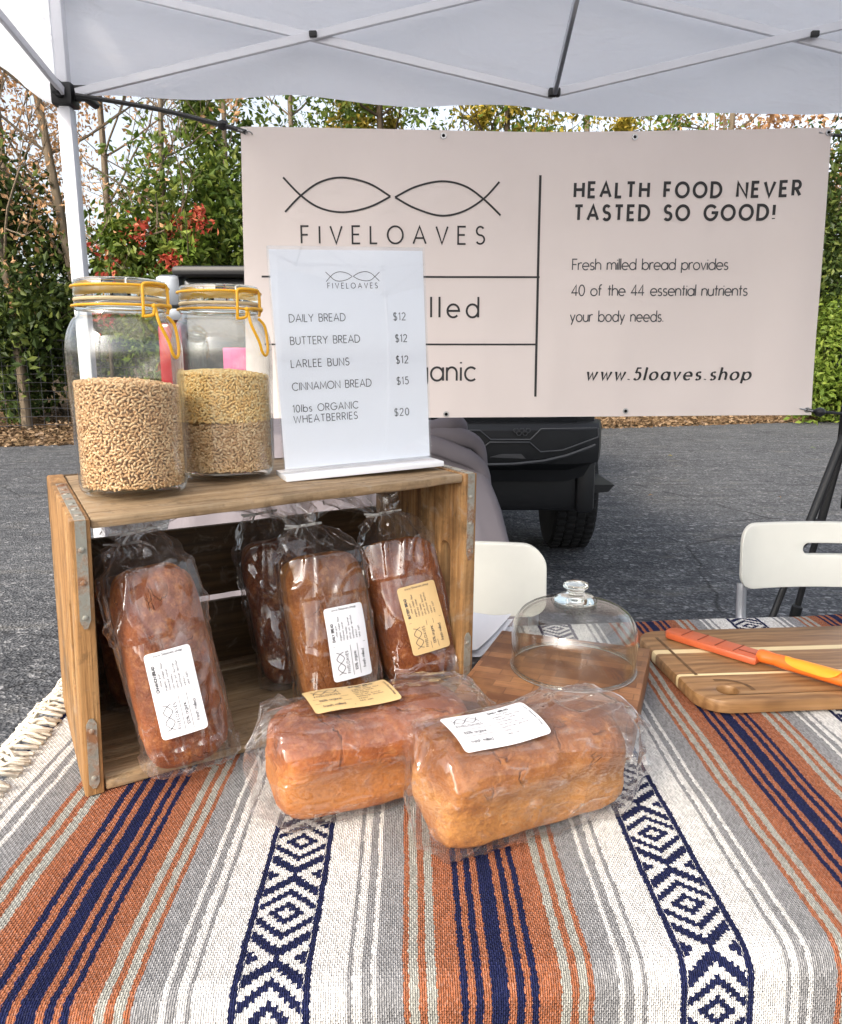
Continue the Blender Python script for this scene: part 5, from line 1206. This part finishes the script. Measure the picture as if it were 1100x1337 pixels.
# ------------------------------------------------------------------ menu sign
def make_sign():
    A = np.array([-.186, .962, 1.0525]); B = np.array([.017, 1.046, 1.0615]); U = (B-A)/np.linalg.norm(B-A); N = np.cross(U, [0, 0, 1]); N /= np.linalg.norm(N); Vv = np.cross(N, U)*-1
    if Vv[2] < 0: Vv = -Vv
    if N[1] > 0: N = -N
    t = thing('menu_sign', 'white printed price list in a clear acrylic stand on the crate', 'sign', tuple((A+B)/2))
    def hit(px, py):
        d = ray(px, py); k = (A-CAM).dot(N)/d.dot(N); q = CAM+d*k-A; return q.dot(U), q.dot(Vv)
    c = [hit(353, 321), hit(556, 323), hit(560.5, 596), hit(366, 613)]
    u0 = (c[0][0]+c[3][0])/2; u1 = (c[1][0]+c[2][0])/2; v0 = .014; v1 = (c[0][1]+c[1][1])/2
    mp = lambda off: (lambda u, v: A+U*u+Vv*v+N*off)
    def slab(name, u0, u1, v0, v1, n0, n1, mat, bev=.001):
        V, F = box(((u0+u1)/2, (v0+v1)/2, (n0+n1)/2), (u1-u0, v1-v0, n1-n0), bev); return MB().add(np.array([A+U*a+Vv*b+N*cc_ for a, b, cc_ in V]), F).build(name, mat, t, world=True, angle=30)
    slab('paper', u0+.002, u1-.002, v0, v1-.004, -.0004, .0004, M['paper'], 0)
    slab('acrylic_sheet', u0, u1, .010, v1, .0014, .0034, M['acrylic'], .0006); slab('acrylic_sheet', u0, u1, .010, v1, -.0034, -.0014, M['acrylic'], .0006)
    slab('acrylic_base', u0-.002, u1+.010, .0008, .0080, -.040, .021, simple('acrylic base with painted reflection', (.74, .76, .80), .15, 0, .03, 20, 0), .001)  # clear acrylic; its whitish colour stands in for the paper's reflection
    f = mp(.0007)
    def line(txt, a, b, yb, cap, w=1.0):
        (ua, va), (ub, vb) = hit(*a), hit(*b); s = abs(ub-ua)/abs(b[0]-a[0]); lettering('lettering', M['ink_soft'], t, f, [text2d(txt, ua, ub, va, cap*s*1.0, w*s*1.05)], True)
    its = []
    for cc_ in ([(425, 355), (431.5, 361), (437, 365.5), (444, 367), (453, 365), (460, 360.8)], [(426, 367.5), (431.5, 361), (437, 356.5), (444, 354.8), (453, 356.5), (460, 360.8)],
               [(495.5, 355), (489.5, 361), (484, 365.5), (477, 366.5), (468, 364.5), (461.3, 360.6)], [(495.5, 367), (489.5, 361), (484, 356.5), (477, 354.5), (468, 356.5), (461.3, 360.6)]): its.append(fish2d([hit(*p) for p in cc_], .00085))
    lettering('fish_logo', M['ink_soft'], t, f, its, True)
    line('FIVELOAVES', (428, 376.5), (493, 375.5), 0, 6.3, .75)
    for tx, a, b, cap in (('DAILY BREAD', (378, 420.5), (451, 418.5), 9.2), ('BUTTERY BREAD', (379.5, 450), (470, 447.5), 9.2), ('LARLEE BUNS', (380.5, 480), (456, 477.5), 9.2), ('CINNAMON BREAD', (382, 510), (485, 505.5), 9.2),
                     ('10lbs ORGANIC', (383, 538.5), (468, 534.5), 8.8), ('WHEATBERRIES', (384, 552.5), (467, 548), 8.8), ('$12', (514, 418), (529.5, 417.5), 8.6), ('$12', (516.5, 446.5), (531.5, 446), 8.6), ('$12', (517.5, 474.5), (533, 474), 8.6), ('$15', (518.5, 502), (533.5, 501.5), 8.6), ('$20', (515.5, 543), (534, 542), 8.6)):
        line(tx, a, b, 0, cap, .95)
make_sign()

# ------------------------------------------------------------------ block, dome, papers
ang = radians(-20.5); bx = np.array([.336, 1.059]); ux = np.array([cos(ang), sin(ang)]); uy = np.array([-sin(ang), cos(ang)]); bcn = bx-ux*.112-uy*.131
t = thing('butcher_block', 'thick end grain wooden block under the glass dome', 'chopping block', (bcn[0], bcn[1], BZ+.0005)); t.rotation_euler = (0, 0, ang)
V, F = box((0, 0, .0215), (.224, .262, .043), .003, 2); MB().add(V, F).build('block', M['butcher'], t, angle=30)
DZ = BZ+.044
t = thing('glass_dome', 'clear glass dome cover with knob standing on the wooden block', 'dome', (.2085, .990, DZ), None); KD = .955
pr = [(.0885, .001), (.0882, .012), (.0886, .035), (.0880, .052), (.0845, .066), (.0755, .0785), (.0600, .0868), (.0400, .0910), (.0200, .0925), (.0005, .0930)]
MB().add(*lathe(smooth_path([(a*KD, b, 0) for a, b in pr], 5)[:, :2].tolist(), 80, cap=False)).build('body', M['dome_glass'], t, angle=180)
MB().add(*lathe(smooth_path([(a*KD-.0028 if a > .01 else a, b-(.0028 if b > .06 else 0), 0) for a, b in pr], 5)[:, :2].tolist(), 80, cap=False)).build('inner_wall', M['dome_glass'], t, angle=180)
MB().add(*lathe([(a*KD, b) for a, b in ((.0855, .0), (.0893, .0), (.0896, .0024), (.0888, .0042), (.0858, .0042))], 80, closed=True)).build('rim', M['knob_glass'], t, angle=180)
kb = [(.0005, .0935), (.024, .0935), (.0285, .0940), (.0290, .0965), (.0245, .1010), (.0150, .1040), (.0112, .1065), (.0118, .1100), (.0165, .1135), (.0172, .1165), (.0150, .1195), (.0080, .1215), (.0005, .1220)]
MB().add(*lathe(smooth_path([(a, b, 0) for a, b in kb], 3)[:, :2].tolist(), 48)).build('knob', M['knob_glass'], t, angle=180)
t = thing('paper_stack', 'loose stack of white printed papers between crate and wooden block', 'papers', (.10, 1.17, BZ))
for k in range(6):
    G = []; a = radians(62+R.uniform(-7, 7)); ox, oy = .075+R.uniform(-.006, .006), 1.175+R.uniform(-.006, .006); cv = .0015+.0006*k
    for i in range(15):
        row = []
        for j in range(11):
            u, v = (i/14-.5)*.18, (j/10-.5)*.105; row.append((ox+u*cos(a)-v*sin(a), oy+u*sin(a)+v*cos(a), BZ+.003+.0042*k+cv*(abs(v)/.052)**2*(.5+k*.22)+.0012*(u/.09)**2*k*.5+.0015*fbm((u*20, v*20, k))))
        G.append(row)
    V, F = gridf(G); MB().add(V, F).build('sheet', M['paper'], t, world=True, angle=180)

# ------------------------------------------------------------------ cutting board and knife
ba = radians(4.5); t = thing('cutting_board', 'acacia cutting board with pale stripes and thumb hole, under the orange knife', 'cutting board', (.590, 1.082, BZ+.0008)); t.rotation_euler = (0, 0, ba)
bw, bd, bh = .232, .134, .019
hole = [(-.183+.014*cos(q), -.098+.014*sin(q)) for q in np.linspace(0, 2*pi, 25)[:-1]]
grv = rrect(-.208, -.05, -.2045, .105, .0016, 3)
V, F = prism(rrect(-bw, -bd, bw, bd, .042, 10), 0, bh, [hole], .004); MB().add(V, F).build('board', M['acacia'], t, angle=35)
dk = wood('groove wood', (.09, .045, .018), (.13, .07, .03), (.18, .10, .045), 0, src='Object')
mb = MB()
def ribbon(P, w, z): V2, F2 = stroke(P, w); return np.c_[V2, np.full(len(V2), z)], F2
mb.add(*ribbon([(-.205+.0*q, .100-.15*q) for q in np.linspace(0, 1, 12)], .005, bh+.0006)).add(*ribbon([(-.183+.034*cos(q), -.098+.030*sin(q)) for q in np.linspace(radians(100), radians(-12), 14)], .006, bh+.0006))
mb.build('juice_groove', dk, t, smooth=False)
def make_knife():
    z = BZ+.021; A = np.array([*onz(874, 829, z)[:2], z]); B = np.array([*onz(994, 865, z)[:2], z]); E_ = np.array([*onz(1190, 925, z)[:2], z])
    d = (B-A); L = np.linalg.norm(d); d /= L; n = np.array([-d[1], d[0], 0]); t = thing('bread_knife', 'orange handled knife in a rust orange sheath lying on the cutting board', 'knife', tuple(A))
    def W2(V, h0=0): return np.array([A+d*p[0]+n*p[1]+np.array([0, 0, p[2]+h0]) for p in V])
    out = [(0, -.012), (.006, -.018), (.03, -.020), (L-.004, -.020), (L, -.017), (L, .017), (L-.004, .020), (.02, .020), (.004, .014), (-.002, .004)]
    V, F = prism(out, 0, .011, (), .0025); sh = MB().add(W2(V), F).build('sheath', M['orange_sheath'], t, world=True, angle=35)
    mb = MB()
    for q in (.2, .38, .57, .76): V, F = box((L*q, .002, .0113), (.0016, .033, .0009), 0); mb.add(W2(V), F)
    V, F = box((L*.88, -.003, .0114), (.030, .0022, .001), 0); mb.add(W2(V), F); mb.build('sheath_slot', simple('dark orange slot', (.20, .04, .014), .6), sh, smooth=False, world=True)
    hl = .138; P = [(L-.004, 0), (L+.004, 0), (L+.02, 0), (L+.045, 0), (L+.09, .001), (L+.125, .001), (L+hl, 0)]; rw = [.009, .011, .0095, .0115, .0135, .0145, .011]
    rows = []
    for (x, y), r in zip(smooth_path([(a, b, 0) for a, b in P], 5)[:, :2], np.interp(np.linspace(0, 1, 31), np.linspace(0, 1, 7), rw)):
        rows.append([(x, y+r*1.05*cos(q), .0105+min(r, .0105)*sin(q)*.92) for q in np.linspace(0, 2*pi, 21)])
    V, F = gridf(rows); mb = MB().add(W2(V), F[:, ::-1]); mb.add(W2(rows[0][:-1]), [tuple(range(20))]).add(W2(rows[-1][:-1]), [tuple(range(20))[::-1]]); h = mb.build('handle', M['orange_handle'], t, world=True, angle=60)
    rows = []
    for i in range(22):
        s = i/21; x = L+.034+s*.078; r = np.interp((x-L)/hl, np.linspace(0, 1, 7), rw); wd = sqrt(max(0, 1-(2*s-1)**4))
        rows.append([(x, -.0015+r*1.09*cos(q), .0105+min(r, .0105)*1.0*sin(q)+.0006) for q in np.linspace(radians(90-88*wd-.01), radians(90+62*wd+.01), 11)])
    V, F = gridf([[(a, -b-.003, c) for a, b, c in r_] for r_ in rows]); MB().add(W2(V), F).build('grip', M['amber_grip'], h, world=True, angle=180)
make_knife()
